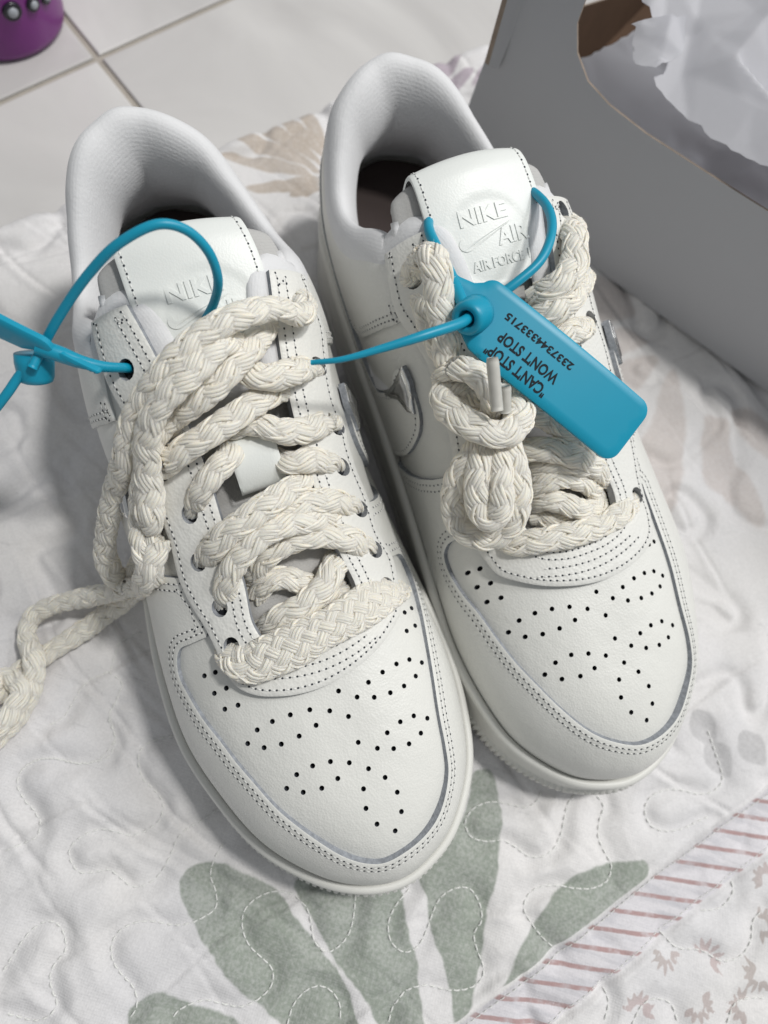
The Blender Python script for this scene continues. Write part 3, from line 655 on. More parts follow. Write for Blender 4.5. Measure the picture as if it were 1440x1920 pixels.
def quilt_material():
    m = mat("printed_cotton", (.7, .7, .7), .9, .12, sheen=.1)
    nt = m.node_tree; b = nt.nodes["Principled BSDF"]; N = nt.nodes.new; Lk = nt.links.new
    tc = N("ShaderNodeTexCoord")

    def noise(sc, det=3, dist=0.0, scale3=None):
        n = N("ShaderNodeTexNoise"); n.inputs["Scale"].default_value = sc; n.inputs["Detail"].default_value = det; n.inputs["Distortion"].default_value = dist
        if scale3:
            mp = N("ShaderNodeMapping"); mp.inputs["Scale"].default_value = scale3; mp.inputs["Rotation"].default_value = (0, 0, -.86)
            Lk(tc.outputs["Object"], mp.inputs["Vector"]); Lk(mp.outputs[0], n.inputs["Vector"])
        else: Lk(tc.outputs["Object"], n.inputs["Vector"])
        return n.outputs[0]

    def math_(op, a, b_=None, c=None):
        n = N("ShaderNodeMath"); n.operation = op
        for i, v in enumerate((a, b_, c)):
            if v is None: continue
            if isinstance(v, (int, float)): n.inputs[i].default_value = v
            else: Lk(v, n.inputs[i])
        return n.outputs[0]

    def ramp(v, a, c, lo=0.0, hi=1.0):
        n = N("ShaderNodeMapRange"); n.interpolation_type = 'SMOOTHSTEP'; n.inputs[1].default_value = a; n.inputs[2].default_value = c; n.inputs[3].default_value = lo; n.inputs[4].default_value = hi
        Lk(v, n.inputs[0]); return n.outputs[0]

    def attr(k):
        n = N("ShaderNodeAttribute"); n.attribute_name = k; return n.outputs["Fac"]

    def mix(f, ca, cb):
        n = N("ShaderNodeMix"); n.data_type = 'RGBA'; Lk(f, n.inputs[0])
        for i, v in ((6, ca), (7, cb)):
            if isinstance(v, tuple): n.inputs[i].default_value = (*v, 1)
            else: Lk(v, n.inputs[i])
        return n.outputs[2]
    fine, mid, big = noise(1100, 2), noise(240, 4), noise(45, 4, .6)
    tint = ramp(noise(14, 3), .35, .65)
    col = mix(tint, (.665, .655, .665), (.70, .685, .68))
    dry = math_('ADD', math_('MULTIPLY', noise(800, 2), .6), math_('MULTIPLY', noise(28, 4, .4), .4))
    dry = ramp(dry, .34, .62, .70, 1.0)
    dash = ramp(noise(520, 2, 0, (.12, 1.0, 1)), .66, .74, 0.0, .22)
    col = mix(dash, col, (.40, .40, .41))
    for key, c, e, amt in (("beige", (.47, .40, .365), .40, .52), ("fern", (.43, .36, .295), .20, .85), ("lilac", (.33, .26, .32), .2, .75), ("grey", (.36, .355, .36), .3, .6), ("green", (.245, .28, .235), .20, .90)):
        k = ramp(math_('ADD', attr(key), math_('MULTIPLY', math_('SUBTRACT', mid, .5), .35)), (.5 if key != 'green' else .38) - e, (.5 if key != 'green' else .38) + e)
        col = mix(math_('MULTIPLY', math_('MULTIPLY', k, dry), amt), col, c)
    # striped binding
    cu, cv = attr("cu"), attr("cv")
    inb = math_('MULTIPLY', ramp(cv, 382.2, 382.8), ramp(cv, 400.6, 401.2, 1.0, 0.0))
    col = mix(inb, col, mix(ramp(noise(300, 3, 0, (.1, 1, 1)), .4, .7), (.67, .65, .675), (.55, .54, .57)))
    ph = math_('SUBTRACT', cu, math_('MULTIPLY', math_('SUBTRACT', cv, 384.2), 1.2))
    ph = math_('ADD', ph, math_('MULTIPLY', mid, .9))
    ph = math_('FRACT', math_('DIVIDE', math_('SUBTRACT', ph, 82.4 - 1070.0), 10.7))
    st = math_('MULTIPLY', ramp(ph, .0, .04), ramp(ph, .22, .27, 1.0, 0.0))
    st = math_('MULTIPLY', math_('MULTIPLY', st, inb), ramp(mid, .3, .55, .45, .95))
    col = mix(st, col, (.41, .275, .27))
    fl = math_('MULTIPLY', ramp(math_('ADD', attr("flower"), math_('MULTIPLY', math_('SUBTRACT', mid, .5), 1.1)), .45, .65), .55)
    col = mix(fl, col, mix(ramp(noise(25, 1), .4, .6), (.33, .26, .23), (.42, .29, .28)))
    sh = ramp(fine, .3, .7, .95, 1.03)
    mx = N("ShaderNodeMix"); mx.data_type = 'RGBA'; mx.blend_type = 'MULTIPLY'; mx.inputs[0].default_value = 1
    Lk(col, mx.inputs[6]); Lk(sh, mx.inputs[7]); Lk(mx.outputs[2], b.inputs["Base Color"])
    w1 = N("ShaderNodeTexWave"); w1.inputs["Scale"].default_value = 330; w1.bands_direction = 'X'
    w2 = N("ShaderNodeTexWave"); w2.inputs["Scale"].default_value = 330; w2.bands_direction = 'Y'
    for w in (w1, w2): Lk(tc.outputs["Object"], w.inputs["Vector"])
    prev = None
    for hgt, st_, di in ((math_('ADD', w1.outputs[1], w2.outputs[1]), .12, .0003), (noise(120, 4, .8), .35, .0014), (noise(420, 3), .14, .0006)):
        bp = N("ShaderNodeBump"); bp.inputs["Strength"].default_value = st_; bp.inputs["Distance"].default_value = di
        Lk(hgt, bp.inputs["Height"])
        if prev: Lk(prev, bp.inputs["Normal"])
        prev = bp.outputs[0]
    Lk(prev, b.inputs["Normal"])
    return m


M['quilt'] = quilt_material()
me.materials.append(M['quilt'])
quilt = bpy.data.objects.new("quilted_mat", me); COL.objects.link(quilt)
tag(quilt, "white quilted cotton mat printed with green and beige leaves, under the sneakers", "mat")


def qz(u, v):
    i = np.clip(((u - U0) / DU), 0, NU - 2); j = np.clip(((v - V0) / DU), 0, NVq - 2)
    a, b_ = i.astype(int), j.astype(int); fa, fb = i - a, j - b_
    return (H[a, b_] * (1 - fa) + H[a + 1, b_] * fa) * (1 - fb) + (H[a, b_ + 1] * (1 - fa) + H[a + 1, b_ + 1] * fa) * fb


def stitch_dashes(mbt, P, step=3.0, ln=2.2, r=.33):
    d = np.r_[0, np.cumsum(np.linalg.norm(np.diff(P, axis=0), axis=1))]
    for t in np.arange(0, d[-1] - ln, step):
        s = np.linspace(t, t + ln, 4)
        u = np.interp(s, d, P[:, 0]); v = np.interp(s, d, P[:, 1]); z = qz(u, v) + np.array([.0, .42, .42, .0])
        Q = np.stack([QO[0] + u * QE1[0] + v * QE2[0], QO[1] + u * QE1[1] + v * QE2[1], z], 1)
        tube(mbt, Q, [r * .6, r, r, r * .6], 5)


mbt = MB()
for P in qlines: stitch_dashes(mbt, P)
for vb in (383.2, 399.4):
    uu = np.arange(-120, 300, 1.0); stitch_dashes(mbt, np.stack([uu, vb + .5 * np.sin(uu / 23)], 1), 2.6, 1.9, .2)
mbt.build("quilting_thread", M['thread'], quilt, kind="stuff")

# ------------------------------------------------------------------ shoe box
BA = np.array([54.2, 252.9, 0.0]); BD = np.array([.94232459, -.33470042, 0]); BN = np.array([.33470042, .94232459, 0])


def bx(t, w, z):
    t, w, z = np.broadcast_arrays(np.asarray(t, float), np.asarray(w, float), np.asarray(z, float))
    return BA + t[..., None] * BD + w[..., None] * BN + z[..., None] * np.array([0, 0, 1.0])


def board(name, poly, place, th, parent):
    """flat board cut to poly (2D), place(uv, off)->xyz; face / back / cut edge"""
    mb = MB()
    sheet(mb, poly, place, 0.0, -th, sp=14, lip=0.0, ins=.5, bd=6, mi=0, me=2)
    sheet(mb, poly, lambda q, o: place(q, -th - (o + 0)), 0.0, 0.0, sp=14, lip=0.0, ins=.5, bd=6, mi=1, me=2, wall=False)
    return mb.build(name, [M['board'], M['kraft'], M['kraft_edge']], parent, smooth=False)


box = empty("shoe_box", tuple(BA * 1e-3))
tag(box, "grey cardboard shoe box with a scooped front, open and stuffed with tissue", "box")
scoop = [(-50.5, 122), (-50.4, 107), (-50.2, 98.4), (-45.8, 88.6), (-37.3, 81.3), (-25.3, 78.1), (-6.9, 76.9), (16.6, 77.6), (49.3, 79), (120, 79), (150, 79), (160, 84), (166, 95), (168, 122)]
lean = lambda z: (z - 40) * .085
front = [(-88, .3), (235, .3), (235, 122)] + scoop[::-1] + [(-81.0, 122), (-82.5, 70), (-86, 30)]
rel = lambda X: X - BA
board("front_panel", front, lambda q, o: rel(bx(q[:, 0], -np.asarray(o), q[:, 1])), 0.9, box)
board("end_panel", [(2, .4), (205, .4), (205, 4), (150, 22), (104, 40), (64, 56), (2, 78)], lambda q, o: rel(bx(-71 - np.asarray(o) - q[:, 1] * .06, q[:, 0], q[:, 1])), 0.9, box)
board("end_panel", [(2, .4), (205, .4), (205, 118), (2, 118)], lambda q, o: rel(bx(232 + np.asarray(o), q[:, 0], q[:, 1])), 0.9, box)
board("back_panel", [(-70, .4), (232, .4), (232, 118), (-70, 60)], lambda q, o: rel(bx(q[:, 0], 208 + np.asarray(o), q[:, 1])), 0.9, box)
board("bottom_panel", [(-84, 2), (232, 2), (232, 206), (-70, 206)], lambda q, o: rel(bx(q[:, 0], q[:, 1], 2.2 - np.asarray(o))), 0.9, box)
# torn flap left standing on the corner
board("corner_flap", [(2, 66), (9, 64), (12, 80), (14, 122), (3, 122)], lambda q, o: rel(bx(-79.5 + .09 * (q[:, 0]) * 10 * .5 + np.asarray(o), -6.0 + q[:, 0] * .5, q[:, 1])), 2.2, box)

# ------------------------------------------------------------------ tissue paper
def crumple(q, seed, amp, sizes=(30, 13, 6)):
    """creased paper: planar facets between random fold points, at two sizes"""
    r = np.random.default_rng(seed); z = np.zeros(len(q))
    for k, s in enumerate(sizes):
        lo, hi = q.min(0) - s * 2, q.max(0) + s * 2
        n = max(8, int((hi[0] - lo[0]) * (hi[1] - lo[1]) / (s * s)))
        c = np.vstack([r.uniform(lo, hi, (n, 2)), [lo, hi, (lo[0], hi[1]), (hi[0], lo[1])]])
        h = r.normal(0, 1, len(c)) * amp * (s / sizes[0]) * (1.0, .7, .6)[k]
        d = delaunay_2d_cdt([Vector(p_) for p_ in c], [], [], 0, 1e-4)
        P = np.array([tuple(v) for v in d[0]]); hh = np.array([h[o[0]] for o in d[3]])
        for f in d[2]:
            a_, b_, c_ = P[f[0]], P[f[1]], P[f[2]]
            den = (b_[1] - c_[1]) * (a_[0] - c_[0]) + (c_[0] - b_[0]) * (a_[1] - c_[1])
            if abs(den) < 1e-9: continue
            w0 = ((b_[1] - c_[1]) * (q[:, 0] - c_[0]) + (c_[0] - b_[0]) * (q[:, 1] - c_[1])) / den
            w1 = ((c_[1] - a_[1]) * (q[:, 0] - c_[0]) + (a_[0] - c_[0]) * (q[:, 1] - c_[1])) / den
            w2 = 1 - w0 - w1
            i = (w0 >= -1e-6) & (w1 >= -1e-6) & (w2 >= -1e-6)
            zz = w0 * hh[f[0]] + w1 * hh[f[1]] + w2 * hh[f[2]]
            z = z + np.where(i, zz, 0)
    return z


def tissue(name, poly, place, seed, amp, label, sizes=(34, 15), sp=1.3):
    mb = MB(); P = np.asarray(poly, float)
    f = lambda q, o: place(q, np.asarray(o) + crumple(q, seed, amp, sizes))
    B = resample(P, 3.0); B = B + RNG.normal(0, .35, B.shape)
    sheet(mb, B, f, 0.0, -.15, sp=sp, lip=0, ins=.8, bd=2.0, mi=0, me=0)
    o = mb.build(name, M['tissue'], None, smooth=True)
    return tag(o, label, "tissue paper", "tissue paper in the shoe box")


top_poly = [(-58, 60), (-45.5, 31.9), (-28.3, 23), (-16.4, 20.8), (-14.9, 13.7), (-17, 8.8), (-7.9, 7.4), (.9, 6.3), (18.1, 3.1), (31, 2.6), (41.9, 2.2), (80, 4.1), (140, 10), (140, 110), (-30, 110)]
tissue("tissue_paper", top_poly, lambda q, o: bx(q[:, 0], q[:, 1] + 1.0, 88 + .30 * q[:, 1] + o), 3, 4.2, "crumpled bright white tissue paper spilling over the top of the grey box")
tissue("tissue_paper", [(-36, 21), (-31.5, 15), (-25, 6.5), (-17, 8.0), (-12, 18), (-20, 28)], lambda q, o: bx(q[:, 0], q[:, 1], 93.5 + .42 * (q[:, 1] - 10) + (q[:, 0] + 24) * .10 + o), 11, 1.6, "small folded-over white tissue corner above the scoop of the box", (13, 6), 1.0)
tissue("tissue_paper", [(-66, 6), (170, 6), (170, 120), (-40, 120), (-58, 70)], lambda q, o: bx(q[:, 0], q[:, 1], 46 + .10 * q[:, 1] + .10 * q[:, 0] + o), 17, 5.0, "shaded white tissue paper lying inside the grey box", (34, 15), 2.5)

# ------------------------------------------------------------------ purple cup with black studs
cup = empty("purple_cup", (-.272, .280, ZF * 1e-3))
tag(cup, "purple plastic cup with black studs standing on the tiled floor", "cup")
mb = MB(); n = 64
prof = [(0, .4), (24, .4), (28, .8), (30, 2.2), (30.7, 5), (31.5, 30), (33, 75), (33.6, 78), (32.2, 78), (31.4, 75), (30, 30), (29, 6), (0, 5)]
a = np.linspace(0, 2 * np.pi, n, endpoint=False)
Vc = np.array([[(r * math.cos(t), r * math.sin(t), z) for r, z in prof] for t in a])
mb.add(Vc, grid_faces(n, len(prof), True, False))
mb.build("body", M['purple'], cup)
for k, (dx, zz, rr) in enumerate([(-37.8, 27, 4.5), (-18.0, 25.7, 3.6), (-2.0, 24, 3.6), (-56, 29, 4.2)]):
    th = math.radians(dx)
    P = np.array([31.4 * math.cos(th), 31.4 * math.sin(th), zz]); nrm = np.array([math.cos(th), math.sin(th), -.03]); nrm /= np.linalg.norm(nrm)
    e1 = np.array([-math.sin(th), math.cos(th), 0]); e2 = np.cross(nrm, e1)
    for nm, mt, ring in (("stud", 'black', [(rr, -.5), (rr, .8), (rr * .88, 1.5), (rr * .66, 1.6), (rr * .6, 1.0), (0, .9)]), ("stud_centre", 'grey_gloss', [(rr * .58, 1.0), (rr * .5, 2.0), (rr * .2, 2.5), (0, 2.55)])):
        mb = MB(); b = np.linspace(0, 2 * np.pi, 24, endpoint=False)
        Vc = np.array([[P + q * (math.cos(t) * e1 + math.sin(t) * e2) + h * nrm for q, h in ring] for t in b])
        mb.add(Vc, grid_faces(24, len(ring), True, False))
        if nm == "stud": st = mb.build(nm, M[mt], cup)
        else: mb.build(nm, M[mt], st)

# ------------------------------------------------------------------ the sneakers
VK = .36                                                   # v index -> mm, for cutting patterns


def map_sv(q, off):
    return sv(q[:, 0], q[:, 1] / VK, np.asarray(off, float))


# plan-view height field of the upper, evened out over the toe where the pattern sections fan in
_ok = DN[..., 2] > .08
_pts = D[_ok]; _nrm_ = DN[_ok]
_kd = kdtree.KDTree(len(_pts))
for _i, _p in enumerate(_pts): _kd.insert((_p[0], _p[1], 0), _i)
_kd.balance()
GX0, GY0, GD = 60.0, -62.0, 1.5
_gx = np.arange(GX0, 296, GD); _gy = np.arange(GY0, 62.1, GD)
HZ = np.zeros((len(_gx), len(_gy)))
for _i, _x in enumerate(_gx):
    for _j, _y in enumerate(_gy):
        z = ws = 0
        for co, k, d in _kd.find_n((_x, _y, 0), 4):
            a = _pts[k]; m_ = _nrm_[k]; w = 1 / (d * d + .05)
            dz = -(m_[0] * (_x - a[0]) + m_[1] * (_y - a[1])) / m_[2]
            z += w * (a[2] + max(-8.0, min(8.0, dz))); ws += w
        HZ[_i, _j] = z / ws


def _blur(A, k):
    for _ in range(k):
        B_ = np.pad(A, 1, mode='edge')
        A = (B_[:-2, 1:-1] + B_[2:, 1:-1] + B_[1:-1, :-2] + B_[1:-1, 2:] + 2 * A) / 6
    return A


_X, _Y = np.meshgrid(_gx, _gy, indexing='ij')
_w = np.clip((_X - 196) / 18, 0, 1) * np.clip((275 - _X) / 14, 0, 1) * np.clip((30 - np.abs(_Y)) / 12, 0, 1)
HZ = _blur(HZ, 2) * (1 - _w) + _blur(HZ, 26) * _w
_HX, _HY = np.gradient(HZ, GD)


def map_xy(q, off):
    q = np.asarray(q, float); off = np.broadcast_to(np.asarray(off, float), (len(q),))
    i = np.clip((q[:, 0] - GX0) / GD, 0, len(_gx) - 1.001); j = np.clip((q[:, 1] - GY0) / GD, 0, len(_gy) - 1.001)
    a, b = i.astype(int), j.astype(int); fa, fb = i - a, j - b
    f = lambda G: (G[a, b] * (1 - fa) + G[a + 1, b] * fa) * (1 - fb) + (G[a, b + 1] * (1 - fa) + G[a + 1, b + 1] * fa) * fb
    n = np.stack([-f(_HX), -f(_HY), np.ones(len(q))], 1); n /= np.linalg.norm(n, axis=1)[:, None]
    return np.stack([q[:, 0], q[:, 1], f(HZ)], 1) + n * off[:, None]


def unwrap(P): return np.array([(s if s < 360 else s - 720, v * VK) for s, v in P], float)


def stitches(mt, mh, C, mapf, off, step=2.3, r=.23, dark=.36):
    """thread bars and the needle holes between them along a 2D curve"""
    C = np.asarray(C, float)
    X = mapf(C, np.full(len(C), off))
    d = np.r_[0, np.cumsum(np.linalg.norm(np.diff(X, axis=0), axis=1))]
    ts = np.arange(.5, d[-1], step)
    ev = lambda t: np.stack([np.interp(t, d, C[:, 0]), np.interp(t, d, C[:, 1])], 1)
    a = ev(ts); X0 = mapf(a, np.full(len(a), off)); Xn = mapf(a, np.full(len(a), off + 1.0)) - X0
    b = mapf(ev(ts + step * .62), np.full(len(a), off))
    for i in range(len(ts)):
        n = Xn[i]; t = b[i] - X0[i]; L = np.linalg.norm(t)
        if L < 1e-6: continue
        t = t / L; s = np.cross(t, n)
        p = X0[i] + n * .12
        # thread: a six-sided lozenge
        V = [p - n * .15, p + t * L * .3 + s * r + n * .05, p + t * L * .3 + n * r * 1.1, p + t * L * .3 - s * r + n * .05, p + t * L * .75 + s * r + n * .05, p + t * L * .75 + n * r * 1.1, p + t * L * .75 - s * r + n * .05, p + t * L - n * .15]
        mt.add(V, [(0, 2, 1), (0, 3, 2), (1, 2, 5, 4), (2, 3, 6, 5), (4, 5, 7), (5, 6, 7)])
        c = X0[i] - t * (step * .19) + n * .06
        k = 6; an = np.arange(k) * 2 * np.pi / k
        mh.add([c + dark * (math.cos(w) * t * 1.15 + math.sin(w) * s) for w in an], [list(range(k))])


def smooth2(P, n=0, closed=False):
    P = np.asarray(P, float)
    n = n or max(20, int(np.sum(np.linalg.norm(np.diff(P, axis=0), axis=1)) / 1.0))
    return catmull(P, n, closed)


def braid(mb, P, a, b, pitch=36.0, nst=4, ph0=0.0, step=1.1):
    """tubular cotton braid along P: nst strands each way, every strand three loose yarns; half width a, half thickness b"""
    P = np.asarray(P, float)
    L = np.sum(np.linalg.norm(np.diff(P, axis=0), axis=1))
    P = catmull(P, max(8, int(L / step)))
    n = len(P)
    for _ in range(3): P[1:-1] = (P[:-2] + P[1:-1] * 2 + P[2:]) / 4
    T, S, N = frames(P)
    z = np.linspace(0, L, n)
    wob = 1 + .07 * np.sin(z / 9 + ph0 * 3) + .05 * np.sin(z / 3.7 + ph0)
    om = 2 * np.pi / pitch
    k = 6
    al = np.linspace(0, 2 * np.pi, k, endpoint=False)
    per = np.pi * (a + b)
    sw = per / nst * .40
    rg = np.random.default_rng(int(ph0 * 100) + 5)
    for sgn in (1, -1):
        for i in range(nst):
            wig = .05 * np.sin(z / 6.1 + rg.uniform(0, 6)) + .03 * np.sin(z / 2.3 + rg.uniform(0, 6))
            th = sgn * om * z + 2 * np.pi * i / nst + ph0 + wig
            lift = sgn * .42 * np.cos(nst * om * z)
            ra, rb = (a - .7) * wob + lift, (b - .6) * wob + lift
            c, s = np.cos(th), np.sin(th)
            C = P + S * (ra * c)[:, None] + N * (rb * s)[:, None]
            R = S * (c * b)[:, None] + N * (s * a)[:, None]; R /= np.linalg.norm(R, axis=1)[:, None]
            TT = np.gradient(C, axis=0); TT /= np.linalg.norm(TT, axis=1)[:, None]
            B = np.cross(TT, R); B /= np.linalg.norm(B, axis=1)[:, None]
            for y in (-1.5, -.5, .5, 1.5):
                yo = y * sw * .44 + .10 * sw * np.sin(z / 3.3 + rg.uniform(0, 6))
                yr = sw * (.40 + .06 * np.sin(z / 4.1 + rg.uniform(0, 6)))
                hh = .70 - .10 * abs(y) + .07 * np.sin(z / 2.9 + rg.uniform(0, 6))
                Cy = C + B * yo[:, None] - R * (.16 * abs(y) ** 1.5)
                V = Cy[:, None] + (yr[:, None] * np.cos(al)[None])[..., None] * B[:, None] + (hh[:, None] * np.sin(al)[None])[..., None] * R[:, None]
                uv = np.stack([np.broadcast_to(z[:, None] * 1.2 + i * 31 + (7 if sgn < 0 else 0), (n, k)), np.broadcast_to(np.abs(np.linspace(-2, 2, k))[None] + i * 5 + y * 3, (n, k))], -1).reshape(-1, 2)
                mb.add(V, [f[::-1] for f in grid_faces(n, k, False, True)], 0, uv)
            # stray fibres
            for w in range(int(L * .55)):
                q = rg.integers(0, n); d1 = R[q] * rg.uniform(.3, 1.0) + TT[q] * rg.normal(0, .8) + B[q] * rg.normal(0, .5); d1 /= np.linalg.norm(d1)
                d2 = d1 * .6 + TT[q] * rg.normal(0, .6) + B[q] * rg.normal(0, .6); ln = rg.uniform(.5, 1.7)
                p0 = C[q] + R[q] * .45 + B[q] * rg.uniform(-1, 1) * sw * .6; p1 = p0 + d1 * ln * .5; p2 = p1 + d2 * ln * .5
                e = np.cross(d1, R[q] + .01); e /= np.linalg.norm(e); e *= .045
                mb.add([p0 - e, p0 + e, p1 - e * .8, p1 + e * .8, p2], [(0, 1, 3, 2), (2, 3, 4)], 0)
    # core so that no light shows between the strands
    an = np.linspace(0, 2 * np.pi, 10, endpoint=False)
    V = P[:, None] + (a - 1.0) * np.cos(an)[None, :, None] * S[:, None] + (b - .9) * np.sin(an)[None, :, None] * N[:, None]
    mb.add(V, [f[::-1] for f in grid_faces(n, 10, False, True)], 1)
    return P, T, S, N


EY_OUT = [(88, -31), (95, -32), (104, -32.5), (112, -31.5), (120, -30), (127, -30), (137, -31), (147, -31), (154, -31), (165, -32), (174, -31), (181, -29.5), (189, -28.5), (196, -28), (202, -26), (206, -22), (208.5, -17), (210.5, -10), (211, -1), (209.5, 8), (206, 17), (202, 23), (197, 28), (190, 30), (179, 31.5), (170, 29.5), (158, 29.5), (149, 28.5), (141, 28.5), (136, 29), (127, 28.5), (119, 29.5), (112, 31), (104, 32.5), (95, 32), (88, 31)]
EY_IN = [(90, 20), (105, 17.5), (123, 15), (150, 13.8), (173, 15), (186, 16.5), (193, 13.5), (196, 7), (196.5, 0), (196, -7), (193, -13.5), (186, -16), (173, -14.8), (157, -15), (135, -14.5), (123, -15.5), (105, -17.5), (90, -20)]
vcf = pchip([360, 385, 400, 415, 430, 444, 455, 466, 473, 483], [110, 106, 96, 82, 71, 72, 84, 105, 125, 151])   # collar cut, medial half
foxf = pchip([360, 380, 395, 410, 424, 441, 460, 480, 494, 500, 508], [84, 80, 70, 56, 42, 29, 22, 20, 23, 28, 39])
TLAB = np.array([(112, 94.5), (102, 99.5), (92, 104), (83, 107.2), (76.5, 108.6), (72, 107.6), (69.3, 104), (68.6, 98), (69, 91)])
TTON = np.array([(202, 56), (182, 61.5), (160, 68), (140, 75), (120, 83.5), (105, 90.5), (92, 97), (82, 101.8), (76, 103), (72.6, 100.5), (72, 95)])


def text_mesh(body, size=1.0, bold=0.0, extr=0.0):
    cu = bpy.data.curves.new("t", 'FONT'); cu.body = body; cu.size = size; cu.offset = bold; cu.extrude = extr; cu.resolution_u = 3
    cu.align_x = 'CENTER'
    o = bpy.data.objects.new("t", cu); COL.objects.link(o)
    dg = bpy.context.evaluated_depsgraph_get(); dg.update()
    me = o.evaluated_get(dg).to_mesh()
    V = np.array([tuple(v.co) for v in me.vertices]); F = [tuple(p.vertices) for p in me.polygons]
    o.evaluated_get(dg).to_mesh_clear()
    bpy.data.objects.remove(o); bpy.data.curves.remove(cu)
    return V, F


SWOOSH = smooth2([(0, 2.4), (.5, 1.0), (2.0, .3), (4.5, 1.2), (10, 3.6), (15.5, 6.2), (10, 4.5), (5.0, 2.9), (2.8, 2.3), (1.7, 2.6), (1.2, 4.2), (.4, 3.6)], 90, True)


def make_shoe(which, label):
    (px_, py_, an), m = SHOES[which]
    root = empty("sneaker", (px_, py_, 0), an)
    tag(root, label, "sneaker", "pair of white sneakers")

    def heel(V):
        """the heel counter leans in and narrows towards the padded top"""
        V = np.array(V, float); x, y, z = V.T
        w = np.clip((88 - x) / 55, 0, 1); w = w * w * (3 - 2 * w); g = np.clip((z - 48) / 42, 0, 1.3)
        sq = np.clip((34 - x) / 30, 0, 1) * np.clip(g, 0, 1)
        V[:, 1] = y * (1 - .20 * w * g) * (1 + .20 * sq) - m * 4.2 * w * g
        V[:, 2] = z + 4.5 * w * g * g
        return V

    def B(mb, name, mats, **k):
        mb.v = [heel(np.vstack(mb.v))]
        return mb.build(name, mats, k.pop('parent', root), mir=m, **k)
    mt, mh = MB(), MB()
    # ---- cupsole
    n = 2160
    S2 = catmull(OUT, n, True)
    zr, zb = zrim(S2[:, 0]), zbot(S2[:, 0])
    s_mm = np.linspace(0, 1, n, endpoint=False) * np.sum(np.linalg.norm(np.diff(np.vstack([S2, S2[:1]]), axis=0), axis=1))
    x = S2[:, 0]
    toe = np.clip((x - 205) / 30, 0, 1) + np.clip((45 - x) / 20, 0, 1)
    tf = np.clip((x - 190) / 50, 0, 1)
    tooth = (np.sin(s_mm * 2 * np.pi / 2.5) > -.25) * 1.0
    rings = []
    for ins_, zz in [(9, zb + .3), (3.2, zb), (1.4, zb + .5), (.9 - 2.2 * tf, zb + 1.2), (.5 - 2.6 * tf - .8 * toe * tooth, zb + 1.8), (.4 - 2.2 * tf - .8 * toe * tooth, zb + 6.6), (.9 - 1.9 * tf, zb + 7.4), (.8 - 1.7 * tf, zb + 8), (.15 - .7 * tf, zb * .4 + zr * .6 - 1), (-.15, zr - 4.2), (-.25, zr - 2.6), (-.1, zr - 1.5), (.5, zr - .5), (1.3, zr + .05), (2.2, zr), (2.9, zr - .5), (3.2, zr - 1.4), (4.6, zr - 2.2)]:
        C = inset(S2, np.broadcast_to(ins_, (n,)))
        rings.append(np.c_[C, np.broadcast_to(zz, (n,))])
    G = np.stack(rings, 1)
    mb = MB(); mb.add(G, grid_faces(n, len(rings), True, False))
    sole = B(mb, "sole", M['rubber'])
    # ---- under shell (quarters)
    ss = np.arange(138, 583, 1.0)
    vt = np.zeros(len(ss))
    for i, s in enumerate(ss):
        row = D[int(s)]
        sm = s if s >= 360 else 720 - s
        if sm < 483: vt[i] = vcf(sm)
        else: vt[i] = np.argmax(np.abs(row[:, 1]) < 18.5)
    for _ in range(4): vt[1:-1] = (vt[:-2] + 2 * vt[1:-1] + vt[2:]) / 4
    kk = 44
    SS = np.repeat(ss[:, None], kk, 1); TV = vt[:, None] * np.linspace(0, 1, kk)[None]
    P = sv(SS.ravel(), TV.ravel(), np.full(SS.size, .25))
    mb = MB(); F = grid_faces(len(ss), kk)
    mb.add(P, F)
    B(mb, "quarter", M['leather'])
    # ---- vamp with its perforations
    WS = WIN_SV_L if which == 'L' else WIN_SV_R[::-1]
    WS = [(s, max(v, 100) if 12 < s < 85 else v) for s, v in WS]
    wuv = unwrap(WS); wuv = smooth2(wuv, 240)
    wxy = map_sv(wuv, 0)[:, :2]
    vp = np.vstack([wxy, [(182, 25), (193, 20), (201, 12), (203, 0), (201, -12), (193, -20), (184, -25)]])
    vp = inset_poly(resample(vp, 3.0), -4.5)
    holes = []
    an_ = np.linspace(0, 2 * np.pi, 10, endpoint=False)
    for (hx, hy) in (PERF_L if which == 'L' else PERF_R):
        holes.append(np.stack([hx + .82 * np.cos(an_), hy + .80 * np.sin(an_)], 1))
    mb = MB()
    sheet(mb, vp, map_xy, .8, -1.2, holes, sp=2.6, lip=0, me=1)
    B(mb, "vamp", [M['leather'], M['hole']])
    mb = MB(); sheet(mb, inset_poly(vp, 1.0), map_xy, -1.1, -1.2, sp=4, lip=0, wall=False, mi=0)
    B(mb, "vamp_shade_sheet", M['hole_shade'])  # dark sheet under the vamp: shade of the perforations put into colour
    # ---- mudguard round the toe
    rearM = [(-142, 132), (-150, 141), (-158, 140), (-161, 128), (-162, 112), (-164, 93), (-168, 67), (-174, 36), (-181, 8), (-185, .6)]
    rearL = [(185, .6), (180, 20), (174, 55), (169, 94), (166, 114), (162, 138), (152, 146), (143, 144)]
    bot = [(s, .6) for s in range(-180, 181, 6)]
    up_ = np.vstack([wuv, [(a, b * VK) for a, b in rearM]])
    poly = np.vstack([[(a, b * VK) for a, b in rearL], up_, [(a, b * VK) for a, b in bot]])
    mb = MB(); sheet(mb, poly, map_sv, 2.3, -3.0, sp=2.4, lip=.25, ins=.6, bd=1.0, flare=0)
    B(mb, "mudguard", [M['leather'], M['edge']])
    edge_in = inset_poly(poly, 0)
    i0 = len(rearL)
    ring = inset_poly(resample(poly, 1.0), 2.2); ring2 = inset_poly(resample(poly, 1.0), 4.6)
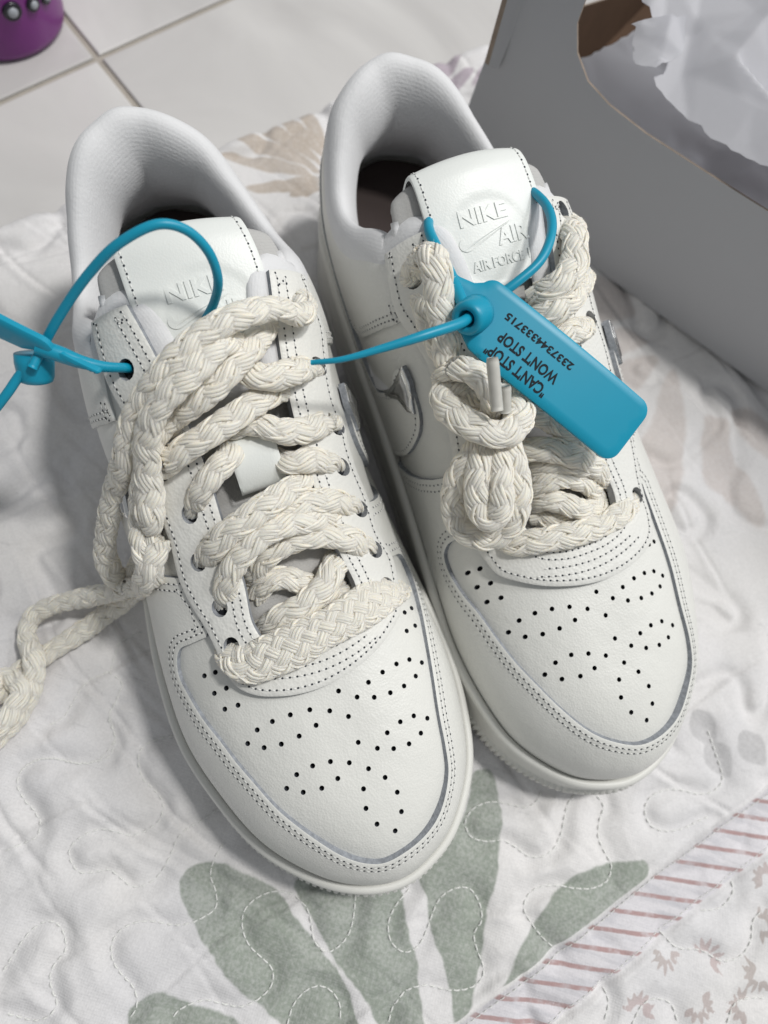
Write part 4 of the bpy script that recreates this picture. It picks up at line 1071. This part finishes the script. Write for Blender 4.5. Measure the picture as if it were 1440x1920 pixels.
    for r_ in (ring, ring2):
        sel = r_[(r_[:, 1] > 5)]
        # break where the curve jumps
        j = np.where(np.linalg.norm(np.diff(sel, axis=0), axis=1) > 8)[0]
        for seg in np.split(sel, j + 1):
            if len(seg) > 6: stitches(mt, mh, seg, map_sv, 2.3)
    # ---- foxing that runs round the heel into the swoosh
    med = [(532, 2), (537, 33), (540, 60), (540, 85), (538, 103), (534, 113), (527, 118), (519, 119), (514, 112), (514, 98), (517, 84), (513, 60)]
    med += [(s, float(foxf(s))) for s in (508, 500, 494, 487, 480, 470, 460, 450, 441, 432, 424, 417, 410, 402, 395, 387, 380, 370, 360)]
    lat = [(720 - s, v) for s, v in med[::-1][1:]]
    up2 = smooth2([(s, v * VK) for s, v in med + lat], 520)
    poly = np.vstack([up2, [(s, .25) for s in range(194, 530, 6)]])
    mb = MB(); sheet(mb, poly, map_sv, 2.3, .1, sp=2.6, lip=.3, ins=.7, bd=1.0)
    B(mb, "swoosh_foxing", [M['leather_soft'], M['edge']])
    r_ = inset_poly(resample(poly, 1.0), 2.0); sel = r_[r_[:, 1] > 3]
    j = np.where(np.linalg.norm(np.diff(sel, axis=0), axis=1) > 8)[0]
    for seg in np.split(sel, j + 1):
        if len(seg) > 6: stitches(mt, mh, seg, map_sv, 2.3)
    # ---- metal heart on each swoosh
    for side in (1, -1):
        H_ = np.array([(s if side > 0 else 720 - s, v * VK) for s, v in HEART], float)
        mb = MB(); sheet(mb, H_, map_sv, 3.8, 1.0, sp=2, lip=.5, ins=.6, bd=.8)
        ho = B(mb, "heart_charm", [M['silver'], M['edge']])
        mb = MB(); sheet(mb, inset_poly(resample(H_, .8), 1.6), map_sv, 4.2, 3.6, sp=1.6, lip=.5, ins=.5, bd=.8)
        B(mb, "charm_inlay", [M['silver_dark'], M['silver_dark']], parent=ho)
    # ---- collar panels
    for side in (1, -1):
        cp = [(486, 150), (494, 144), (502, 140), (501, 130), (498, 112), (494, 88), (489, 62), (482, 40), (475, 28), (462, 26), (441, 33), (424, 46), (410, 60), (395, 74), (380, 84), (362, 88)]
        cp += [(362, 108), (375, 107.5)] + [(s, float(vcf(s)) - .5) for s in (385, 393, 400, 408, 415, 423, 430, 437, 444, 450, 455, 461, 466, 470, 473, 478, 482)]
        C_ = np.array([(s if side > 0 else 720 - s, v * VK) for s, v in cp], float)
        mb = MB(); sheet(mb, C_, map_sv, 1.6, .2, sp=2.6, lip=.3, ins=.7, bd=1.2)
        B(mb, "collar_panel", [M['leather_soft'], M['edge_white']])
        low = smooth2(C_[2:9], 60)
        nn = inset_poly(resample(C_, 1.0), 1.8); nn2 = inset_poly(resample(C_, 1.0), 3.6)
        for q_ in (nn, nn2):
            mid = (C_[2:9])
            sel = np.array([w for w in q_ if np.min(np.linalg.norm(mid - w, axis=1)) < 7 and w[1] < 141 * VK])
            if len(sel) > 6:
                j = np.where(np.linalg.norm(np.diff(sel, axis=0), axis=1) > 6)[0]
                for seg in np.split(sel, j + 1):
                    if len(seg) > 6: stitches(mt, mh, seg, map_sv, 1.6)
    # ---- eyestay
    eo = smooth2(EY_OUT, 330); ei = smooth2(EY_IN, 260)
    poly = np.vstack([eo, ei])
    eh = []
    a8 = np.linspace(0, 2 * np.pi, 14, endpoint=False)
    for (ex, ey) in (EYELET_L if which == 'L' else EYELET_R):
        ey = math.copysign(min(max(abs(ey), 20.5), 26.0), ey)
        eh.append(np.stack([ex + 2.9 * np.cos(a8), ey + 2.3 * np.sin(a8)], 1))
    mb = MB(); sheet(mb, poly, map_xy, 3.9, .2, eh, sp=2.4, lip=.4, ins=.7, bd=1.1, me=1)
    es = B(mb, "eyestay", [M['leather_soft'], M['edge']])
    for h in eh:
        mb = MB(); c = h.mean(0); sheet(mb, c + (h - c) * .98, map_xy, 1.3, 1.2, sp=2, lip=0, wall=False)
        B(mb, "eyelet", M['hole_shade'])  # dark disc painting the shade at the bottom of the lace hole
    o2 = inset_poly(resample(poly, 1.0), 1.9)
    dd = lambda A, q: np.min(np.linalg.norm(np.asarray(A)[None] - q[:, None], axis=2), 1)
    outm = dd(eo, o2) < 2.6
    sel = o2[outm]; j = np.where(np.linalg.norm(np.diff(sel, axis=0), axis=1) > 6)[0]
    for seg in np.split(sel, j + 1):
        if len(seg) > 6: stitches(mt, mh, seg, map_xy, 3.9, 2.2)
    for dist_ in (1.8, 4.2):
        o3 = inset_poly(resample(poly, 1.0), dist_)
        sel = o3[dd(ei, o3) < dist_ + .7]; j = np.where(np.linalg.norm(np.diff(sel, axis=0), axis=1) > 6)[0]
        for seg in np.split(sel, j + 1):
            if len(seg) > 6: stitches(mt, mh, seg, map_xy, 3.9, 2.2)
    for xx in ((203.5, 16), (206.2, 19)):
        yy = np.linspace(-xx[1], xx[1], 50)
        stitches(mt, mh, np.stack([xx[0] - .012 * yy * yy, yy], 1), map_xy, 3.9, 2.3)
    # ---- padded collar and lining
    pt_ = [(118, 15.5), (108, 16.8), (99, 18.8), (92.5, 21.5), (89.3, 25.5)]
    top = map_xy(np.array(pt_), np.full(len(pt_), 1.0))
    s_c = np.array([481, 474, 466, 455, 444, 430, 415, 400, 385, 372, 360], float)
    medc = sv(s_c, vcf(s_c), np.full(len(s_c), .8))
    latc = sv(720 - s_c[::-1][1:], vcf(s_c[::-1][1:]), np.full(len(s_c) - 1, .8))
    topl = top[::-1] * [1, -1, 1]
    path = catmull(np.vstack([top, medc, latc, topl]), 260)
    sp_ = nearest(path)
    NN = DN[sp_[:, 0].astype(int), sp_[:, 1].astype(int)].copy()
    for _ in range(10): NN[1:-1] = (NN[:-2] + 2 * NN[1:-1] + NN[2:]) / 4
    TT = np.gradient(path, axis=0); TT /= np.linalg.norm(TT, axis=1)[:, None]
    UU_ = np.cross(NN, TT); UU_ /= np.linalg.norm(UU_, axis=1)[:, None]
    if UU_[130][2] < 0: UU_ = -UU_
    NN = np.cross(TT, UU_); NN *= np.sign(np.sum(NN * DN[sp_[:, 0].astype(int), sp_[:, 1].astype(int)], 1))[:, None]
    prof = np.array([(.2, -3.5), (.7, -1), (.9, 1.8), (.7, 4.8), (-.6, 7.6), (-3, 9.2), (-6, 9.0), (-9.2, 7.0), (-12.2, 3.4), (-14.6, -1.8), (-15.8, -9), (-14.6, -19), (-11.5, -31), (-8, -50)])
    prof = catmull(prof, 44)
    pl = np.r_[0, np.cumsum(np.linalg.norm(np.diff(prof, axis=0), axis=1))]
    i_ = np.arange(len(path)); endw = np.clip(np.minimum(i_, len(path) - 1 - i_) / 45.0, 0, 1)
    endw = endw * endw * (3 - 2 * endw)
    sc = .62 + .38 * endw
    deep = .25 + .75 * endw
    hl = .70 + .30 * np.clip((60 - path[:, 0]) / 45, 0, 1)
    V = path[:, None] + NN[:, None] * (np.where(prof[None, :, :1] < 0, prof[None, :, :1] * hl[:, None, None], prof[None, :, :1]) * sc[:, None, None]) + UU_[:, None] * (np.where(prof[None, :, 1:] < 0, prof[None, :, 1:] * deep[:, None, None], prof[None, :, 1:]) * sc[:, None, None])
    ws_ = np.clip((np.arange(len(prof)) - 14) / 14, 0, 1)[None, :, None]
    for _ in range(60):
        V[1:-1] = V[1:-1] * (1 - ws_ * .66) + (V[:-2] + V[2:]) / 2 * ws_ * .66
    V[..., 2] = np.maximum(V[..., 2], 40)
    al = np.r_[0, np.cumsum(np.linalg.norm(np.diff(path, axis=0), axis=1))]
    uv = np.stack(np.broadcast_arrays(al[:, None], pl[None]), -1).reshape(-1, 2)
    mb = MB(); F = grid_faces(len(path), len(prof))
    mb.add(V, F, 0, uv)
    B(mb, "padded_collar", M['collar'])
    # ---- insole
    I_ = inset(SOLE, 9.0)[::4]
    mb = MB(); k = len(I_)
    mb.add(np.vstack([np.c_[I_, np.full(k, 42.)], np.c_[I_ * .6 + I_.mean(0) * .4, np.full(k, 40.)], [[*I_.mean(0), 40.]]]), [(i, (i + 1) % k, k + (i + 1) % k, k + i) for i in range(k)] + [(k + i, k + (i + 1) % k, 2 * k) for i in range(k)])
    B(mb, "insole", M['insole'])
    # ---- tongue
    tc = catmull(TTON, 70)
    Pc = np.c_[tc[:, 0], np.zeros(70), tc[:, 1]]
    T = np.gradient(Pc, axis=0); T /= np.linalg.norm(T, axis=1)[:, None]
    Nn = np.cross((0, 1.0, 0), T); Nn *= np.where(Nn[:20, 2].mean() < 0, -1, 1)
    hw = np.interp(np.linspace(0, 1, 70), [0, .25, .5, .7, .85, 1], [17, 18.5, 22, 27.5, 29, 27])
    al_ = np.linspace(0, 2 * np.pi, 40, endpoint=False)
    yy = np.sign(np.cos(al_)) * np.abs(np.cos(al_)) ** .7; tt = np.sign(np.sin(al_)) * np.abs(np.sin(al_)) ** .7
    V = Pc[:, None] + np.array([0, 1.0, 0]) * (hw[:, None] * yy[None])[..., None] + Nn[:, None] * (3.1 * tt[None] * np.ones((70, 1)) - .0052 * (hw[:, None] * yy[None]) ** 2)[..., None]
    uv = np.stack(np.broadcast_arrays(np.linspace(0, 150, 70)[:, None], 30 * yy[None] + 0 * hw[:, None]), -1).reshape(-1, 2)
    mb = MB(); mb.add(V, grid_faces(70, 40, False, True) + [list(range(40))[::-1], list(range(69 * 40, 70 * 40))], 0, uv)
    ton = B(mb, "tongue", M['mesh'])
    # binding along the tongue edge
    mb = MB()
    for sg in (1, -1):
        E_ = V[:, 0 if sg > 0 else 20]
        tube(mb, E_[:62] - np.array([0, sg * 1.2, 0]), 2.0, 10)
    B(mb, "tongue_binding", M['collar'], parent=ton)
    # ---- tongue label
    lc = catmull(TLAB, 90); ll = np.r_[0, np.cumsum(np.linalg.norm(np.diff(lc, axis=0), axis=1))]
    lt = np.gradient(lc, axis=0); lt /= np.linalg.norm(lt, axis=1)[:, None]
    ln = np.stack([lt[:, 1], -lt[:, 0]], 1)
    if ln[10, 1] < 0: ln = -ln

    def map_lab(q, off):
        q = np.asarray(q, float); off = np.broadcast_to(np.asarray(off, float), (len(q),))
        cx, cz = np.interp(q[:, 1], ll, lc[:, 0]), np.interp(q[:, 1], ll, lc[:, 1])
        nx, nz = np.interp(q[:, 1], ll, ln[:, 0]), np.interp(q[:, 1], ll, ln[:, 1])
        h = off - .0050 * q[:, 0] ** 2 + .25 * np.sin(q[:, 1] * .21 + q[:, 0] * .09)
        return np.stack([cx + nx * h, q[:, 0], cz + nz * h], 1)
    LW = 20.6
    mb = MB()
    lp = [(-LW, 0), (LW, 0), (LW, ll[-1]), (-LW, ll[-1])]
    # pressed oval that carries the emboss
    oval = lambda q: -.35 * np.clip(1.0 - ((q[:, 0] - 1) / 15.0) ** 2 - ((q[:, 1] - 15) / 14.5) ** 2, 0, .12) / .12
    sheet(mb, lp, map_lab, .6, -.7, sp=1.5, lip=.25, ins=.6, bd=1.2, bump=oval)
    lab = B(mb, "tongue_label", [M['leather_fine'], M['leather_fine']])
    for sg in (1, -1):
        yl = np.full(60, sg * (LW - 2.0)); stitches(mt, mh, np.stack([yl, np.linspace(1, ll[-1] - 12, 60)], 1), map_lab, .6, 2.4)
    mb = MB()

    def put(V_, F_, cx, cy, wd, ht, h=.60):
        V_ = np.asarray(V_, float); lo, hi = V_[:, :2].min(0), V_[:, :2].max(0)
        q = np.stack([cx + ((V_[:, 0] - lo[0]) / (hi[0] - lo[0]) - .5) * wd, cy + ((V_[:, 1] - lo[1]) / (hi[1] - lo[1]) - .5) * ht], 1)
        q[:, 0] *= m
        up = V_[:, 2] > 1e-6
        P_ = map_lab(q, np.where(up, h, -.9))
        mb.add(P_, F_ if m > 0 else [f[::-1] for f in F_])
    for body, cx, cy, wd, ht in (("NIKE", -1.5, 23.5, 17, 5.2), ("AIR", 7.0, 15.3, 11.5, 5.4), ("AIR FORCE 1", 1.0, 8.0, 21, 3.4)):
        V_, F_ = text_mesh(body, 1.0, .03, .1); V_[:, 2] = np.where(V_[:, 2] > 0, 1, 0); put(V_, F_, cx, cy, wd, ht)
    k = len(SWOOSH); V_ = np.vstack([np.c_[SWOOSH, np.zeros(k)], np.c_[SWOOSH, np.ones(k)]])
    F_ = [(i, (i + 1) % k, k + (i + 1) % k, k + i) for i in range(k)] + [list(range(k, 2 * k))]
    put(V_, F_, -2.0, 16.5, 20, 6.5, .55)
    B(mb, "embossed_lettering", M['leather_fine'], parent=lab, smooth=False)
    # ---- lace keeper loop on the tongue
    K = np.array(KEEPER, float)
    kx0, kx1 = K[:, 0].min(), K[:, 0].max(); ky = K[:, 1].mean()
    kp = [(kx0, ky - 7), (kx1, ky - 7), (kx1, ky + 7), (kx0, ky + 7)]
    mb = MB(); sheet(mb, kp, map_xy, 3.6, 2.4, sp=1.6, lip=.3, ins=.6, bd=1.0, bump=lambda q: 2.8 * np.sin(np.pi * np.clip((q[:, 0] - kx0) / (kx1 - kx0), 0, 1)) ** .7 - 3.0 * ((q[:, 0] - kx0) / (kx1 - kx0)))
    B(mb, "lace_keeper", [M['leather_fine'], M['edge_white']])
    # ---- laces
    mb = MB()
    for i, (P_, a_, b_) in enumerate(LACE_L if which == 'L' else LACE_R):
        P2 = np.array(P_, float) * [1, m, 1]
        braid(mb, P2, a_ * (.70 if a_ < 7 else .86), b_ * .68, 42.0 if a_ < 7 else 36.0, 4 if a_ < 7 else 6, i * 1.7)
    mb.build("shoe_lace", [M['lace'], M['lace_core']], root)
    if which == 'R':
        for P_ in AGLET_R:
            P2 = np.array(P_, float) * [1, m, 1]; mb = MB()
            Q = P2[0] + (P2[1] - P2[0]) * np.linspace(0, 1, 12)[:, None]
            tube(mb, Q, np.r_[1.6, np.full(11, 1.9)], 12); mb.build("aglet", M['aglet'], root)
    mt_ = B(mt, "stitching", M['thread'], kind="stuff")
    mh_ = B(mh, "needle_holes", M['hole'], smooth=False, kind="stuff")
    return root


make_shoe('L', "white leather sneaker at the left with its rope laces trailing onto the mat")
make_shoe('R', "white leather sneaker at the right, next to the grey box, with knotted rope laces")

# ------------------------------------------------------------------ blue plastic security tags
def to_world(P, which):
    (x, y, an), m = SHOES[which]; P = np.asarray(P, float) * [1, m, 1]
    c, s = math.cos(an), math.sin(an)
    return np.stack([x * 1e3 + c * P[..., 0] - s * P[..., 1], y * 1e3 + s * P[..., 0] + c * P[..., 1], P[..., 2]], -1)


def make_tag(which, label, plate, straps, lock, texts):
    pw = to_world(plate, which)
    c0 = pw.mean(0)
    root = empty("security_tag", tuple(c0 * 1e-3)); tag(root, label, "security tag", "blue security tags")
    A, Bc, C, Dd = pw - c0
    e1 = Bc - A; L = np.linalg.norm(e1); e1 /= L
    e2 = Dd - A; e2 -= e1 * (e2 @ e1); Wd = np.linalg.norm(e2); e2 /= Wd
    nn = np.cross(e2, e1)
    view = np.array([0, 0, 293.0]) - c0
    if nn @ view < 0: nn = -nn

    def mp(q, off):
        q = np.asarray(q, float); off = np.broadcast_to(np.asarray(off, float), (len(q),))
        bend = .0016 * (q[:, 0] - L / 2) ** 2
        return A + q[:, :1] * e1 + q[:, 1:2] * e2 + (off - bend)[:, None] * nn
    W_, r = Wd, 4.5
    arc = lambda cx, cy, a0, a1: [(cx + r * math.cos(t), cy + r * math.sin(t)) for t in np.linspace(math.radians(a0), math.radians(a1), 8)]
    pol = arc(6, r, 200, 270) + arc(L - r, r, -90, 0) + arc(L - r, W_ - r, 0, 90) + [(17, W_), (10, W_ - .6), (5, W_ - 3.2), (1.5, W_ * .72), (-1.5, W_ * .60), (-6, W_ * .50), (-11, W_ * .40), (-11.5, W_ * .28), (-5, W_ * .27), (-.5, W_ * .22)]
    mb = MB(); sheet(mb, pol, mp, 1.1, -1.1, sp=3, lip=.55, ins=.9, bd=1.2, mi=0, me=0)
    sheet(mb, pol, lambda q, o: mp(q, -np.asarray(o)), 1.1, 1.1, sp=3, lip=.55, ins=.9, bd=1.2, wall=False)
    po = mb.build("plate", M['blue'], root)
    for S, rr in straps:
        Q = catmull(to_world(S, which) - c0, 110); mb = MB()
        R_ = np.interp(np.linspace(0, 1, 110), np.linspace(0, 1, len(rr)), rr)
        tube(mb, Q, R_, 14); mb.build("strap", M['blue'], root)
    ctr, axis, rad, ln_ = lock
    ctr = to_world(ctr, which) - c0; ax = to_world(axis, which) - c0 - ctr; ax /= np.linalg.norm(ax)
    q = Vector(ax).to_track_quat('Z', 'X'); x_, y_ = np.array(q @ Vector((1, 0, 0))), np.array(q @ Vector((0, 1, 0)))
    pr = [(0, -ln_ * .5), (rad * 1.05, -ln_ * .5), (rad * 1.08, -ln_ * .2), (rad, ln_ * .3), (rad * .9, ln_ * .45), (rad * .72, ln_ * .5), (rad * .52, ln_ * .46), (rad * .46, ln_ * .3), (rad * .44, -ln_ * .2), (0, -ln_ * .2)]
    b = np.linspace(0, 2 * np.pi, 36, endpoint=False)
    mb = MB(); mb.add(np.array([[ctr + p_ * (math.cos(t) * x_ + math.sin(t) * y_) + h * ax for p_, h in pr] for t in b]), grid_faces(36, len(pr), True, False))
    mb.build("lock_barrel", M['blue'], root)
    for body, x0, x1, y0, ht in texts:
        V_, F_ = text_mesh(body, 1.0, .032)
        lo, hi = V_[:, :2].min(0), V_[:, :2].max(0)
        u = (V_[:, 0] - lo[0]) / (hi[0] - lo[0]); v = (V_[:, 1] - lo[1]) / (hi[1] - lo[1])
        P_ = mp(np.stack([x0 + (x1 - x0) * u, y0 + ht * v], 1), 1.18)
        mb = MB(); mb.add(P_, F_); mb.build("printed_lettering", M['ink'], po, smooth=False)
    return root


make_tag('R', "blue plastic tag with black lettering lying across the right sneaker's laces", TAGR_PLATE,
         [(TAGR_STRAP, [1.9, 1.6, 1.5, 1.5, 1.5]), (TAGR_TAIL, [1.6, 1.6, 1.5, 1.2, .9, .75])], (TAGR_TAIL[0], TAGR_TAIL[1], 5.2, 9.0),
         [('"CAN\'T STOP"', 37.0, 14.0, 16.2, 3.9), ("WON'T STOP", 37.5, 15.0, 11.0, 3.8), ("2337344333715", 39.0, 13.0, 5.6, 2.5)])
make_tag('L', "blue plastic tag seen edge-on at the left sneaker's top eyelet", TAGL_PLATE,
         [(TAGL_LOOP, [1.4, 1.35, 1.35, 1.35, 1.35]), (TAGL_NECK, [2.4, 2.3, 1.8, 1.5, 1.4, 1.3]), (TAGL_TAIL, [1.4, 1.4])], (TAGL_LOCK[1], TAGL_LOCK[0], 5.0, 8.5), [])
